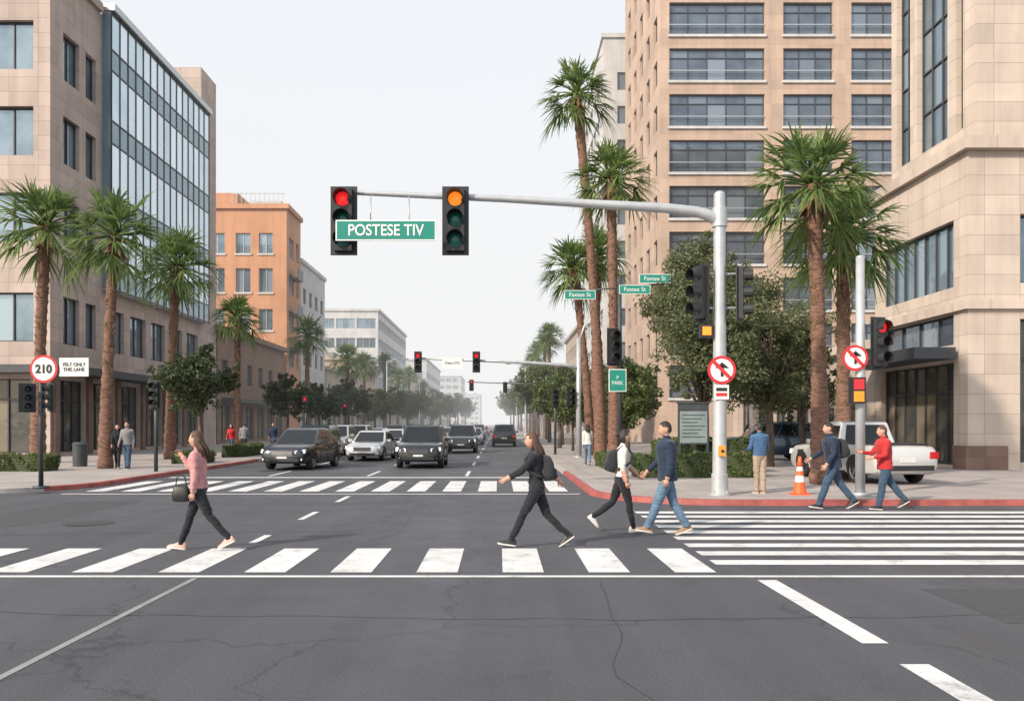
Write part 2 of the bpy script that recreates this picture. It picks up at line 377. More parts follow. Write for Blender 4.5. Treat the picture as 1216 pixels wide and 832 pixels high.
def generic(name,side,x0,x1,y0,y1,h,fh,wm,gm,win=(1.6,1.7),sp=3.2,gf=4.2,cornice=.4,fm='frame',mull=(2,1)):
    b=Bld(name,(x0+x1)/2,(y0+y1)/2,([wm,'roof','canopy'],[gm,'shop'],[fm]))
    def rows(width):
        ops=[]; n=max(1,int(width/sp)); pad=(width-n*sp)/2
        z=gf
        while z+fh<=h+.3:
            for i in range(n):
                c=pad+sp*(i+.5); ops.append((c-win[0]/2,c+win[0]/2,z+(fh-win[1])*.5,z+(fh-win[1])*.5+win[1],mull[0],mull[1]))
            z+=fh
        for i in range(n):
            c=pad+sp*(i+.5); ops.append((c-sp*.38,c+sp*.38,.35,gf-1.0,2,2,1))
        return ops
    b.fac((x0,y0),(1,0),(0,-1),x1-x0,0,h,rows(x1-x0))
    if side<0: b.fac((x1,y0),(0,1),(1,0),y1-y0,0,h,rows(y1-y0))
    else: b.fac((x0,y0),(0,1),(-1,0),y1-y0,0,h,rows(y1-y0))
    W=b.W
    W.quad((x0,y1,0),(x1,y1,0),(x1,y1,h),(x0,y1,h)); xo=x0 if side<0 else x1
    W.quad((xo,y0,0),(xo,y1,0),(xo,y1,h),(xo,y0,h)); W.quad((x0,y0,h-.3),(x1,y0,h-.3),(x1,y1,h-.3),(x0,y1,h-.3),1)
    c=cornice
    W.box(x0-c,x1+c,y0-c,y0+.3,h,h+.45); W.box(x0-c,x1+c,y1-.3,y1+c,h,h+.45)
    W.box(x0-c,x0+.3,y0+.3,y1-.3,h,h+.45); W.box(x1-.3,x1+c,y0+.3,y1-.3,h,h+.45)
    if side<0: W.box(x1+.003,x1+1.0,y0+1,y1-1,gf-.8,gf-.45,2)
    else: W.box(x0-1.0,x0-.003,y0+1,y1-1,gf-.8,gf-.45,2)
    for i in range(3):
        rx=random.uniform(x0+2,x1-4); ry=random.uniform(y0+2,max(y0+2.1,y1-4)); W.box(rx,rx+2.5,ry,ry+2,h-.3,h+random.uniform(1,2),1)
    return b.done()
# --- left office
b=Bld('office_building',-36,54,(['beige','roof','canopy','plinth','framelt'],['glassb','shop','curtain','spandrel'],['frame']))
rowz=[(19.9,22.4),(15.5,18.0),(11.1,13.6),(6.0,8.5)]
ops=[]
for z0,z1 in rowz:
    for k in range(5):
        x=-23.75-k*5.2+50; ops.append((x-3.4,x,z0,z1,3,1))
for k in range(5):
    x=-23.9-k*5.2+50; ops.append((x-3.8,x,.3,4.1,3,2,1))
b.fac((-50,43),(1,0),(0,-1),27.1,0,25.4,ops,depth=.3)
ops=[]
for z0,z1 in rowz: ops+= [(1.3,3.0,z0,z1,2,1),(3.7,4.9,z0,z1,1,1)]
for k in range(5): 
    a=6.2+k*3.15; ops+=[(a,a+2.3,6.0,8.5,2,1)]
for k in range(6):
    a=.9+k*3.55; ops+=[(a,a+2.7,.3,4.1,3,2,1)]
b.fac((-22.9,43),(0,1),(1,0),22,0,25.4,ops,depth=.3)
W=b.W
W.quad((-50,65,0),(-22.9,65,0),(-22.9,65,25.4),(-50,65,25.4)); W.quad((-50,43,25),(-22.9,43,25),(-22.9,65,25),(-50,65,25),1)
W.quad((-50,43,0),(-50,65,0),(-50,65,25.4),(-50,43,25.4))
W.box(-50.2,-22.7,42.8,43.2,25.4,25.9); W.box(-23.2,-22.7,43.2,48.4,25.4,25.9)
W.box(-22.897,-21.4,44,64.5,4.35,4.75,2); W.box(-50,-22.0,41.7,42.997,4.35,4.75,2)
for y in [43.4+3.55*k for k in range(7)]: W.box(-22.89,-22.72,y-.25,y+.25,0,4.3,3)
cx=-22.35; ys=48.6; ye=65; zz=[9.6,10.9,13.8,15.1,18.0,19.3,22.2,23.4,25.5]
W.box(-22.895,cx-.03,ys,ye,9.5,25.6,4)
n=15
for j in range(len(zz)-1):
    gm=3 if j%2==0 else 2
    for i in range(n):
        a=ys+(ye-ys)*i/n; c=ys+(ye-ys)*(i+1)/n
        b.G.quad((cx,a,zz[j]),(cx,c,zz[j]),(cx,c,zz[j+1]),(cx,a,zz[j+1]),gm)
for i in range(n+1):
    a=ys+(ye-ys)*i/n; b.F.box(cx-.02,cx+.05,a-.025,a+.025,9.5,25.6)
for z in zz: b.F.box(cx-.02,cx+.04,ys+.04,ye-.04,z-.045,z+.045)
for i in range(5): b.G.quad((-22.88+.11*i,ys-.003,9.6),(-22.77+.11*i,ys-.003,9.6),(-22.77+.11*i,ys-.003,25.5),(-22.88+.11*i,ys-.003,25.5),3)
W.box(-22.9,-22.1,ys-.1,ye+.1,25.6,26.0,4)
W.box(-28,-22.95,65.01,68.4,0,29.3,0); W.box(-40,-30,48,60,25,27.8,4)
b.done()
generic('shop_building',-1,-45,-22.9,68.6,90,9.4,3.6,'brown','glass',(1.5,1.9),3.5,4.4)
# --- orange
b=Bld('apartment_building',-34,94,(['orange','roof','canopy','pale','brown'],['glassb','shop'],['framelt']))
ops=[]
for z0,z1 in ((20.2,22.4),(16.0,18.6),(11.9,14.2),(8.0,10.2)):
    for x0,x1 in ((-31.2,-29.6),(-28.4,-26.8),(-25.9,-24.4),(-34.5,-33),(-38,-36.5)): ops.append((x0+45,x1+45,z0,z1,2,1))
b.fac((-45,91),(1,0),(0,-1),22.1,0,25.0,ops,depth=.3)
ops=[(1,3.2,z,z+2.2,2,1) for z in (20,16,12,8)]+[(4.2,5.6,z,z+2.2,1,1) for z in (20,16,12,8)]
b.fac((-22.9,91),(0,1),(1,0),6.4,0,25.0,ops,depth=.3)
W=b.W
for x0,x1 in ((-31.2,-29.6),(-28.4,-26.8),(-25.9,-24.4)):
    for z in (20.2,16.0,11.9,8.0): W.box(x0-.15,x1+.15,90.88,90.995,z-.2,z-.02,3)
W.quad((-45,97.4,0),(-22.9,97.4,0),(-22.9,97.4,25),(-45,97.4,25)); W.quad((-45,91,24.8),(-22.9,91,24.8),(-22.9,97.4,24.8),(-45,97.4,24.8),1)
W.box(-45.2,-22.6,90.7,91.2,25,25.5); W.box(-23.2,-22.6,91.2,97.4,25,25.5)
W.box(-40,-28.5,92,97,24.8,27.0); W.box(-27.5,-24,93,96,24.8,26.4,3); 
for i in range(12): W.box(-29+i*.5,-28.95+i*.5,91.6,91.65,25.5,26.8,3)
W.box(-29,-23.3,91.58,91.66,26.8,26.88,3)
for z in (10.5,14.5,18.5): W.box(-22.89,-21.9,92,94.4,z-.9,z-.7,2); W.box(-21.96,-21.9,92,94.4,z-.7,z+.3,2)
W.box(-30.5,-22.0,89.9,90.99,4.2,4.6,4)
b.done()
generic('apartment_building',-1,-45,-22.9,97.6,111,20.5,3.6,'pale','glass',(1.5,1.8),3.2,4.2,.2)
generic('shop_building',-1,-45,-22.9,112,134,9.0,3.8,'sand','glass',(1.6,1.8),3.6,4.4)
generic('shop_building',-1,-45,-22.9,134.5,158,12.0,3.8,'tan','glass',(1.6,1.8),3.6,4.4)
generic('office_building',-1,-43,-22.9,160,208,23.2,3.7,'pale','glassb',(3.6,1.9),3.9,4.2,.3,'framelt',(3,1))
generic('office_building',-1,-50,-22.9,215,262,15,3.8,'sand','glassb',(2.4,1.8),3.6)
generic('office_building',-1,-50,-22.9,268,330,22,3.8,'pale','glassb',(2.8,1.8),3.6)
generic('office_building',-1,-50,-22.9,336,400,14,3.8,'sand','glassb',(2.4,1.8),3.6)
generic('office_building',-1,-44,-20,450,500,27,3.8,'pale','glassb',(2.8,1.8),3.6)
generic('office_building',-1,-30,-14,640,700,24,3.8,'pale','glassb',(2.8,1.8),3.6)
# --- tower right
b=Bld('office_tower',24,77,(['tan','roof','framelt','pale'],['glass','shop'],['frame']))
ops=[];sd=[]
for k in range(13):
    z=3.6+3.7*k
    if k==0: z=3.9
    ops+=[(.7,8.4,z,z+2.6,5,2),(9.9,13.9,z,z+2.6,3,2),(15.4,19.4,z,z+2.6,3,2)]
    for q in (1.5,5.0,8.5,12,15.5): sd.append((q,q+1.6,z+.2,z+2.3,2,1))
b.fac((13.1,68),(1,0),(0,-1),20.9,0,51.5,ops,depth=.3)
for k in range(13):
    z=3.6+3.7*k
    if k==0: z=3.9
    for a,c in ((.7,8.4),(9.9,13.9),(15.4,19.4)):
        b.W.box(13.1+a+.01,13.1+c-.01,67.93,67.985,z+.75,z+.82,2)
        b.W.box(13.1+a-.1,13.1+c+.1,67.85,67.995,z-.22,z-.02,3)
b.fac((13.1,68),(0,1),(-1,0),19,0,51.5,sd,depth=.3)
b.W.quad((13.1,87,0),(34,87,0),(34,87,51.5),(13.1,87,51.5)); b.W.quad((34,68,0),(34,87,0),(34,87,51.5),(34,68,51.5)); b.W.quad((13.1,68,51.5),(34,68,51.5),(34,87,51.5),(13.1,87,51.5),1)
b.done()
generic('office_tower',1,11.2,30,90,113,43.0,3.6,'pale','glassb',(3.0,1.9),3.2,4.2,.2,'framelt',(2,1))
generic('office_building',1,12,40,118,150,16,3.6,'sand','glass',(2.2,1.8),3.2)
generic('office_building',1,12,40,156,230,12,3.6,'tan','glass',(2.2,1.8),3.2)
generic('office_building',1,12,40,240,400,18,3.6,'pale','glass',(2.2,1.8),3.2)
generic('office_building',1,36,60,64,90,30,3.8,'cream','glass',(2.2,1.8),3.4)
# --- right corner building
b=Bld('corner_building',31,34,(['cream','roof','canopy','plinth','framelt'],['glassb','shop','glass'],['frame','framelt']))
b.fac((17,30.5),(0,1),(-1,0),7.5,0,11.7,[(.95,6.9,.25,4.1,7,2,1),(.95,6.9,4.75,5.9,4,1,2),(.95,6.9,6.9,9.4,7,1,0)],depth=.3)
b.fac((17,30.5),(1,0),(0,-1),25,0,11.7,[(1.9+k*5,5.2+k*5,.4,5.6,4,2,1) for k in range(4)]+[(1.9+k*5,5.2+k*5,6.9,9.4,4,1,0) for k in range(4)],depth=.35)
W=b.W
W.box(16.75,42.2,30.2,30.7,11.7,12.15); W.box(16.75,17.2,30.7,38.1,11.7,12.15)
W.box(16.82,42.0,30.35,30.497,5.95,6.3); W.box(16.85,16.997,30.497,38,5.95,6.3)
W.quad((17,30.5,11.65),(42,30.5,11.65),(42,38,11.65),(17,38,11.65),1)
W.box(16.998,18.4,30.40,30.494,0,1.0,3); W.box(16.88,16.995,30.38,31.3,0,1.0,3)
W.box(15.3,16.84,31.0,37.9,4.2,4.62,2); 
b.fac((17.6,31.1),(0,1),(-1,0),6.6,11.7,34,[(.8,1.3,13,21.5,1,5),(1.9,4.3,13,21.5,3,5),(4.9,6.1,13,21.5,2,5),(.8,1.3,23,33,1,6),(1.9,4.3,23,33,3,6),(4.9,6.1,23,33,2,6)],depth=.3)
b.fac((17.6,31.1),(1,0),(0,-1),24,11.7,34,[(2.3+k*4.5,4.9+k*4.5,z,z+2.4,2,1) for k in range(5) for z in (13,16.8,20.6,24.4,28.2)],depth=.3)
W.box(17.3,17.597,30.9,37.6,22.0,22.4); W.box(17.3,42,30.75,31.097,22.0,22.4)
W.quad((17.6,37.7,11.7),(42,37.7,11.7),(42,37.7,34),(17.6,37.7,34)); W.quad((17,38,0),(42,38,0),(42,38,11.7),(17,38,11.7))
W.quad((17.6,31.1,34),(42,31.1,34),(42,37.7,34),(17.6,37.7,34),1)
wo=[(1+k*3.6,3.9+k*3.6,.3,3.5,3,2,1) for k in range(6)]
b.fac((17,38.02),(0,1),(-1,0),23,0,5.2,wo,depth=.5)
W.quad((17,61,0),(40,61,0),(40,61,5.2),(17,61,5.2)); W.quad((17,38,5.1),(40,38,5.1),(40,61,5.1),(17,61,5.1),1)
W.box(16.6,17.3,38.1,61,5.2,5.6); 
b.done()
# ------------------------------------------------------------------ palms
def crownmesh(seed,R,nl=58):
    rd=random.Random(seed); g=MB(); 
    for i in range(nl):
        az=i*2.399+rd.uniform(-.3,.3); t=i/nl
        el=math.radians(84-122*t+rd.uniform(-12,12))
        d=V((math.cos(az)*math.cos(el),math.sin(az)*math.cos(el),math.sin(el)))
        side=V((-math.sin(az),math.cos(az),0)); up=d.cross(side)*-1
        pl=R*rd.uniform(.40,.62); pts=[d*(pl*k/3)+V((0,0,-.10*R*(k/3)**2)) for k in range(4)]
        g.tube(pts,[.03*R,.02*R,.016*R,.012*R],4,0)
        e=pts[-1]; bl=R*rd.uniform(.46,.68); roll=rd.uniform(-.8,.8); s2=(side*math.cos(roll)+up*math.sin(roll))
        nb=13
        for k in range(nb):
            a=(k-(nb-1)/2)*.17; bd=(d*math.cos(a)+s2*math.sin(a)+V((rd.uniform(-.08,.08),rd.uniform(-.08,.08),rd.uniform(-.08,.08)))).normalized()
            w=bd.cross(up).normalized()*(.019*R); dr=rd.uniform(.1,.42)*(1+.9*t); L=bl*rd.uniform(.75,1.08)*(1-.12*abs(a))
            q=[e+bd*(L*s)+V((0,0,-dr*L*s**2.2)) for s in (0,.4,.75,1)]
            ws=[w*.5,w,w*.65,w*.04]
            vs=[]
            for x,y in zip(q,ws): vs+=[x-y,x+y]
            g.add(vs,[(0,1,3,2),(2,3,5,4),(4,5,7,6)],0)
    for i in range(26):
        az=rd.uniform(0,2*pi); el=math.radians(rd.uniform(-80,-48)); d=V((math.cos(az)*math.cos(el),math.sin(az)*math.cos(el),math.sin(el)))
        e=V((0,0,-.05*R)); side=V((-math.sin(az),math.cos(az),0))
        for k in range(5):
            bd=(d+side*rd.uniform(-.35,.35)).normalized(); w=side*.03*R; L=R*rd.uniform(.3,.5)
            q=[e+bd*L*s for s in (0.0,.6,1)]
            g.add([q[0]-w,q[0]+w,q[1]-w*1.1,q[1]+w*1.1,q[2]-w*.1,q[2]+w*.1],[(0,1,3,2),(2,3,5,4)],1)
    o=g.obj('tmp',['palmleaf','thatch']); me=o.data; bpy.data.objects.remove(o); me.name='palm_crown'; return me
CM=[crownmesh(3,1,54),crownmesh(11,1,48),crownmesh(21,1,58)]
def palm(x,y,h,R,r=.2,bend=(0,0),k=0,name='palm_tree'):
    rt=root(name,(x,y,.12)); g=MB(); n=int(h/.22); pts=[];rr=[]
    for i in range(n+1):
        t=i/n; pts.append((bend[0]*t**1.6,bend[1]*t**1.6,h*t))
        q=r*(1.25-.45*min(1,t*2.2)+.12*max(0,t-.8)*5)*(1+(.08 if i%2 else -.06)+random.uniform(-.04,.04)); rr.append(q)
    g.tube(pts,rr,12,0)
    for i in range(160):
        t=1-random.random()**1.4*.75; a=random.uniform(0,2*pi); c=V((bend[0]*t**1.6,bend[1]*t**1.6,h*t)); o=V((math.cos(a),math.sin(a),0))
        s=V((-o.y,o.x,0))*.05; p=c+o*r*.82; q=p+o*.08+V((0,0,.16))
        g.add([p-s,p+s,q+s*.5,q-s*.5],[(0,1,2,3)],1)
    g.obj('trunk',['palmbark','thatch'],rt)
    inst(CM[k%3],'crown',rt,(bend[0],bend[1],h),(R,R,R*1.02),random.uniform(0,6))
palm(-19.7,36,10.1,2.35,.27,(.35,0),0)
palm(-14.75,31.6,8.7,2.1,.23,(.35,0),1)
palm(-15.6,40,9.1,2.2,.24,(.3,0),2)
palm(-15.5,50,7.9,1.8,.2,(0,0),0)
palm(-15.5,68,8.8,2.0,.22,(.1,0),1)
for i,y in enumerate((85,97,112,128,146,170,195,225,260,300)): palm(-15.4+random.uniform(-.4,.4),y,8.9+random.uniform(-.8,1.2),2.1,.22,(0,0),i)
palm(4.85,40,17.3,1.95,.26,(-1.15,0),1)
palm(5.1,37,12.4,2.0,.25,(-.15,0),2)
palm(4.9,45,10.0,2.0,.24,(-.9,0),0)
palm(5.3,47,11.0,2.0,.24,(.3,0),1)
palm(8.95,23.4,8.3,2.0,.24,(-.2,0),0)
palm(10.65,26,7.4,2.15,.24,(0,0),2)
for i,(x,y,h) in enumerate(((5.3,88,10.8),(5.5,100,11),(5.2,116,11.5),(5.4,135,11.5),(5.3,160,12),(5.2,190,12),(5.4,230,12),(5.2,280,12),(5,340,12))): palm(x,y,h,1.9,.2,(0,0),i)
# ------------------------------------------------------------------ broadleaf trees
RS=np.random.RandomState(5)
def unit(n,z=1):
    a=RS.normal(size=(n,3)); a[:,2]*=z; return a/np.linalg.norm(a,axis=1)[:,None]
def leaves(g,c,r,n,size,m=0):
    n=max(1,int(n)); d=unit(n)*(RS.rand(n)**.45)[:,None]; p=np.array(c)+d*np.array(r)
    a=unit(n,.7); b=np.cross(a,unit(n)); b/=np.linalg.norm(b,axis=1)[:,None]+1e-6
    s=(size*RS.uniform(.6,1.3,n))[:,None]
    g.quads(np.stack([p-a*s,p+b*s*.45,p+a*s,p-b*s*.45],1),m)
def treemesh(seed,rx,rz,zc,trunk,n=16,per=420,size=.11,cr=.9):
    rd=random.Random(seed); g=MB(); t=MB(); cs=[]
    for i in range(n):
        while True:
            p=V((rd.uniform(-1,1),rd.uniform(-1,1),rd.uniform(-1,1)))
            if .25<p.length<1: break
        c=V((p.x*rx*.8,p.y*rx*.8,zc+p.z*rz*.8)); cs.append(c)
        rr=cr*rd.uniform(.55,1.2)
        leaves(g,c,(rr,rr,rr*.75),per*rr/cr,size)
        for q in range(4):
            o=V((rd.gauss(0,1),rd.gauss(0,1),rd.gauss(0,1))).normalized()*rr*1.2
            leaves(g,c+o,(rr*.33,rr*.33,rr*.33),per*.1,size)
    base=zc-rz*.75
    t.tube([(0,0,0),(.05,.03,base*.5),(0,0,base),(.05,0,zc)],[trunk*1.4,trunk,trunk*.85,trunk*.4],10)
    for c in cs:
        s=V((0,0,base*rd.uniform(.75,1.1))); md=(s+c)/2+V((rd.uniform(-.2,.2),rd.uniform(-.2,.2),.1))
        t.tube([s,md,c],[trunk*.5,trunk*.28,trunk*.08],6)
    return t,g
def tree(x,y,rx,rz,zc,trunk,leaf,seed,name='broadleaf_tree',z0=.12,**k):
    r=root(name,(x,y,z0)); t,g=treemesh(seed,rx,rz,zc,trunk,**k)
    t.obj('trunk',['bark'],r); o=g.obj('foliage',[leaf],r); return t,o.data
tree(7.5,31,2.3,3.0,4.9,.16,'leafolive',5,'olive_tree',n=26,per=900,size=.07,cr=.85)
tree(10.6,33,2.5,3.0,4.9,.16,'leafolive',8,'olive_tree',n=26,per=900,size=.07,cr=.9)
tree(8.8,36,3.0,3.5,6.4,.16,'leafolive',15,'olive_tree',n=28,per=850,size=.08,cr=1.0)
tree(13.3,37,2.1,2.4,4.2,.12,'leafgreen',18,'olive_tree',n=16,per=400,size=.11,cr=.8)
_,tm=tree(-13.5,38,1.9,1.5,3.7,.1,'leafdark',9,n=16,per=420,size=.10,cr=.7)
def tinst(x,y,s,sz=1,mesh=None):
    r=root('broadleaf_tree',(x,y,.12),random.uniform(0,6),s); t2=MB(); t2.tube([(0,0,0),(.03,0,1.6),(0,0,3.4)],[.13,.1,.05],8); t2.obj('trunk',['bark'],r)
    inst(mesh or tm,'foliage',r,sc=(1,1,sz))
_,tg=tree(4.2,58,1.9,1.9,3.6,.12,'leafgreen',33,n=16,per=340,size=.13,cr=.85)
tinst(-14,56,.95); tinst(-13.4,63,.9); tinst(-13.5,76,1.1); tinst(-13.2,90,1.1,1,tg); tinst(-13.4,104,1.2); tinst(-13,120,1.3,1,tg); tinst(-13,140,1.4); tinst(-13,162,1.4,1,tg); tinst(-13,190,1.7); tinst(-13,225,1.9,1,tg); tinst(-13,270,2.2); tinst(-13,330,2.4,1,tg)
for i,(x,y,s) in enumerate(((4.6,52,.8),(5,66,1.2),(4.6,76,1.35),(5.2,90,1.5),(5,105,1.5),(5.4,120,1.7),(5.2,140,1.8),(5.5,165,2),(5.2,195,2),(5.5,230,2.3),(5,280,2.5),(5,340,2.8),(8.2,58,1.2),(9,70,1.3),(6.8,44,.75),(7.5,49,1.0))): tinst(x,y,s,1.05,tg)
def hedge(x0,x1,y0,y1,h,leaf='leafgreen',name='hedge'):
    r=root(name,((x0+x1)/2,(y0+y1)/2,.12)); a=(x1-x0)/2; c=(y1-y0)/2
    g=MB(); g.box(-a+.06,a-.06,-c+.06,c-.06,0,h-.07,0); l=MB()
    n=int(((x1-x0)*h+(x1-x0)*(y1-y0)+(y1-y0)*h*2)*600)
    k=RS.rand(n); P=np.stack([RS.uniform(-a,a,n),RS.uniform(-c,c,n),RS.uniform(0,h,n)],1)
    f=k<.45; P[f,1]=-c+RS.uniform(0,.08,f.sum()); f=(k>=.45)&(k<.75); P[f,2]=h-RS.uniform(0,.09,f.sum())
    f=k>=.75; P[f,0]=np.sign(P[f,0])*a*RS.uniform(.97,1,f.sum())
    q=.05*(np.sin(P[:,0]*5)+np.sin(P[:,0]*11+P[:,2]*9)); P[:,1]-=q; P[:,2]+=q*.8
    u=unit(n); w=np.cross(u,unit(n)); s=RS.uniform(.03,.06,n)[:,None]
    l.quads(np.stack([P-u*s,P+w*s*.6,P+u*s,P-w*s*.6],1))
    g.obj('branches',['leafdark'],r); l.obj('foliage',[leaf],r)
hedge(4.3,8.0,26,27.2,.75); hedge(5.4,8.6,28.6,29.8,1.15); hedge(3.9,5.0,30.5,34,.6)
hedge(-19.5,-15.9,29.5,30.6,.6); hedge(-13.6,-12.4,35,37,.55); hedge(-13.8,-12.8,42,46,.6)
# ------------------------------------------------------------------ signals & poles
def signal(parent,loc,yaw,lit,W=.62,H=1.6,back=True,nm='traffic_signal_head'):
    g=MB(); s=H/1.6
    if back: g.box(-W/2,W/2,.0,.03,-H/2,H/2,0)
    g.box(-.21*s,.21*s,-.16*s,-.003,-.72*s,.72*s,0)
    cols={'r':2,'y':3,'g':1,'o':4}
    for i,z in enumerate((.47,0,-.47)):
        z*=s; m=cols[lit[i]]; r=.165*s
        R=[]
        for q,y in ((r,-.163*s),(r*.8,-.185*s),(r*.4,-.20*s),(.005,-.203*s)): R.append([(q*math.cos(2*pi*k/20),y,z+q*math.sin(2*pi*k/20)) for k in range(20)])
        g.rings(R,m,False)
        k0=13; A=[]
        for y,rr in ((-.155*s,r*1.18),(-.42*s,r*1.12)): A.append([V((rr*math.cos(a),y,z+rr*math.sin(a))) for a in [(-.18*pi)+1.36*pi*k/k0 for k in range(k0+1)]])
        vs=A[0]+A[1]; n=k0+1; g.add(vs,[(k,k+1,n+k+1,n+k) for k in range(k0)],0,True)
        B=[[V((p.x*.94,p.y,z+(p.z-z)*.94)) for p in a] for a in A]; vs=B[0]+B[1]; g.add(vs,[(k,k+1,n+k+1,n+k) for k in range(k0)],0,True)
    o=g.obj(nm,['black','lensdk','red','amber','lensoff'],parent,loc); o.rotation_euler=(0,0,yaw); return o
def disc(g,r,y0,y1,m,cz=0,cx=0,n=32):
    R=[[(cx+r*math.cos(2*pi*k/n),y,cz+r*math.sin(2*pi*k/n)) for k in range(n)] for y in (y0,y1)]
    g.rings(R,m,True,False)
def roundsign(parent,loc,r=.33):
    g=MB(); disc(g,r,0,.01,1); disc(g,r*.8,-.006,-.001,0); q=r/.33
    g.box(-.03*q,.03*q,-.02,-.008,-r*.45,r*.3,2); g.add([(-.16*q,-.02,r*.15),(.16*q,-.02,r*.15),(0,-.02,r*.55)],[(0,1,2)],2)
    a=r*.58; w=r*.09
    g.add([(-a-w,-.024,a-w),(-a+w,-.024,a+w),(a+w,-.024,-a+w),(a-w,-.024,-a-w)],[(0,1,2,3)],1)
    g.obj('round_sign_face',['signwhite','signred','trim'],parent,loc)
r=root('traffic_signal_mast',(5.2,19.8,.12))
g=MB()
g.tube([(0,0,.0),(0,0,.06)],[.27,.27],16); g.tube([(0,0,.05),(0,0,.5),(0,0,.52),(0,0,7.05)],[.2,.19,.165,.135],20)
g.ell((0,0,7.05),.135,.135,.1)
for a in range(4): g.tube([(.2*math.cos(a*pi/2+.7),.2*math.sin(a*pi/2+.7),.05),(.2*math.cos(a*pi/2+.7),.2*math.sin(a*pi/2+.7),.12)],.025,6)
g.tube([(0,0,6.42),(-.22,0,6.57),(-.55,0,6.66),(-1.2,0,6.74),(-5,0,6.96),(-9.05,0,7.13)],[.14,.135,.125,.115,.085,.055],16)
g.tube([(0,0,6.3),(0,0,6.75)],[.175,.175],16)
for dx in (-8.8,-6.2): g.box(dx-.04,dx+.04,-.15,.1,6.0,7.2,0); g.box(dx-.09,dx+.09,-.08,.08,6.95,7.18,0)
for z in (4.4,5.2): g.tube([(-.5,0,z),(.5,0,z)],.025,8)
g.obj('pole_and_arm',['pole'],r,sharp=40)
signal(r,(-8.8,-.2,6.4),0,'rgg'); signal(r,(-6.2,-.2,6.4),0,'ygg')
signal(r,(-.42,0,4.75),-1.15,'ooo',.5,1.35); signal(r,(.42,0,4.75),1.25,'ooo',.5,1.35)
g=MB(); g.box(-1.16,1.12,-.02,.02,-.235,.235,1); g.box(-1.13,1.09,-.024,-.0205,-.205,.205,0); g.obj('street_name_board',['signgreen','signwhite'],r,(-7.74,-.66,6.07))
g=MB()
for dx in (-8.2,-7.3): g.tube([(dx,-.65,6.1),(dx,-.05,6.1)],.015,6); g.tube([(dx,-.05,6.1),(dx,-.05,7.0)],.015,6)
g.obj('sign_brackets',['pole'],r)
text('POSTESE TIV',r,(-7.76,-.69,6.06),.36,'signwhite',.86,0,.005)
g=MB(); g.box(-.15,.15,-.12,.05,-.16,.16,0); g.box(-.1,.1,-.135,-.121,-.1,.1,1); g.obj('pedestrian_signal',['black','amber'],r,(-.33,0,3.85))
roundsign(r,(0,-.2,2.93),.33)
g=MB(); g.box(-.17,.17,0,.015,-.17,.17,0); g.box(-.13,.13,-.004,-.001,.02,.1,1); g.box(-.13,.13,-.004,-.001,-.1,-.02,2); g.obj('plate_sign',['signwhite','trim','signred'],r,(0,-.18,2.42))
g=MB(); g.box(-.07,.07,-.1,.05,-.12,.12,0); disc(g,.035,-.12,-.1,1); g.obj('push_button',['signyel','trim'],r,(0,-.16,1.05))
r=root('traffic_signal_pole',(8.42,19.6,.12)); g=MB(); g.tube([(0,0,0),(0,0,.08)],.2,14); g.tube([(0,0,.05),(0,0,5.55)],[.11,.095],16); g.ell((0,0,5.55),.095,.095,.05); g.tube([(0,0,3.2),(.4,0,3.2)],.02,6); g.tube([(0,0,4.0),(.4,0,4.0)],.02,6)
g.obj('pole',['pole'],r)
signal(r,(.38,-.1,3.55),.3,'roo',.4,1.2)
roundsign(r,(-.17,-.13,3.2),.3)
g=MB(); g.box(-.16,.16,-.1,.1,-.3,.3,0); g.box(-.12,.12,-.11,-.101,.02,.26,1); g.box(-.12,.12,-.11,-.101,-.26,-.02,2); g.obj('push_button_panel',['trim','signred','signyel'],r,(-.12,-.12,2.45))
r=root('traffic_sign',(-11.9,21.9,.12)); g=MB(); g.tube([(0,0,0),(0,0,.06)],.2,14); g.tube([(0,0,.04),(0,0,3.3)],[.06,.05],12); g.obj('pole',['poledk'],r)
g=MB(); disc(g,.36,0,.012,1); disc(g,.3,-.006,-.001,0); g.obj('round_sign_face',['signwhite','signred'],r,(.12,-.09,3.1)); text('210',r,(.12,-.105,3.09),.3,'trim',.95,0,.01)
g=MB(); g.box(-.38,.38,0,.015,-.24,.24,0); g.obj('white_board',['signwhite'],r,(.88,-.05,3.15)); text('YELT ONLY\nTHIS LANE',r,(.88,-.06,3.15),.13,'trim',.9,0,.0)
g=MB(); g.tube([(0,0,3.15),(1.2,0,3.15)],.025,8); g.obj('bracket',['poledk'],r)
signal(r,(-.3,-.1,2.35),.6,'ooo',.4,.75); signal(r,(.33,-.1,2.35),-.8,'ooo',.4,.75)
r=root('street_name_sign',(4.55,31.6,.12)); g=MB(); g.tube([(0,0,0),(0,0,.08)],.18,12); g.tube([(0,0,.05),(0,0,7.2)],[.1,.075],14)
g.tube([(-2.1,0,6.6),(1.9,0,6.95)],.03,8); g.obj('pole',['poledk'],r)
for x,z,y in ((-1.5,6.5,-.08),(.55,6.7,-.08),(1.3,7.1,-.1)):
    q=MB(); q.box(-.58,.58,-.015,.015,-.17,.17,1); q.box(-.56,.56,-.018,-.0155,-.15,.15,0); q.obj('name_board',['signgreen','signwhite'],r,(x,y,z)); text('Faxtee St',r,(x,y-.022,z),.22,'signwhite')
signal(r,(-.25,-.12,4.55),.25,'ooo',.5,1.4)
q=MB(); q.box(-.33,.33,-.015,.015,-.42,.42,1); q.box(-.3,.3,-.02,-.016,-.39,.39,0); q.obj('green_board',['signgreen','signwhite'],r,(-.1,-.12,3.3)); text('P\nPARK',r,(-.1,-.145,3.3),.2,'signwhite',.85)
r=root('traffic_signal_mast',(4.0,42,.12)); g=MB(); g.tube([(0,0,0),(0,0,.06)],.25,14); g.tube([(0,0,.05),(0,0,5.9)],[.15,.11],14)
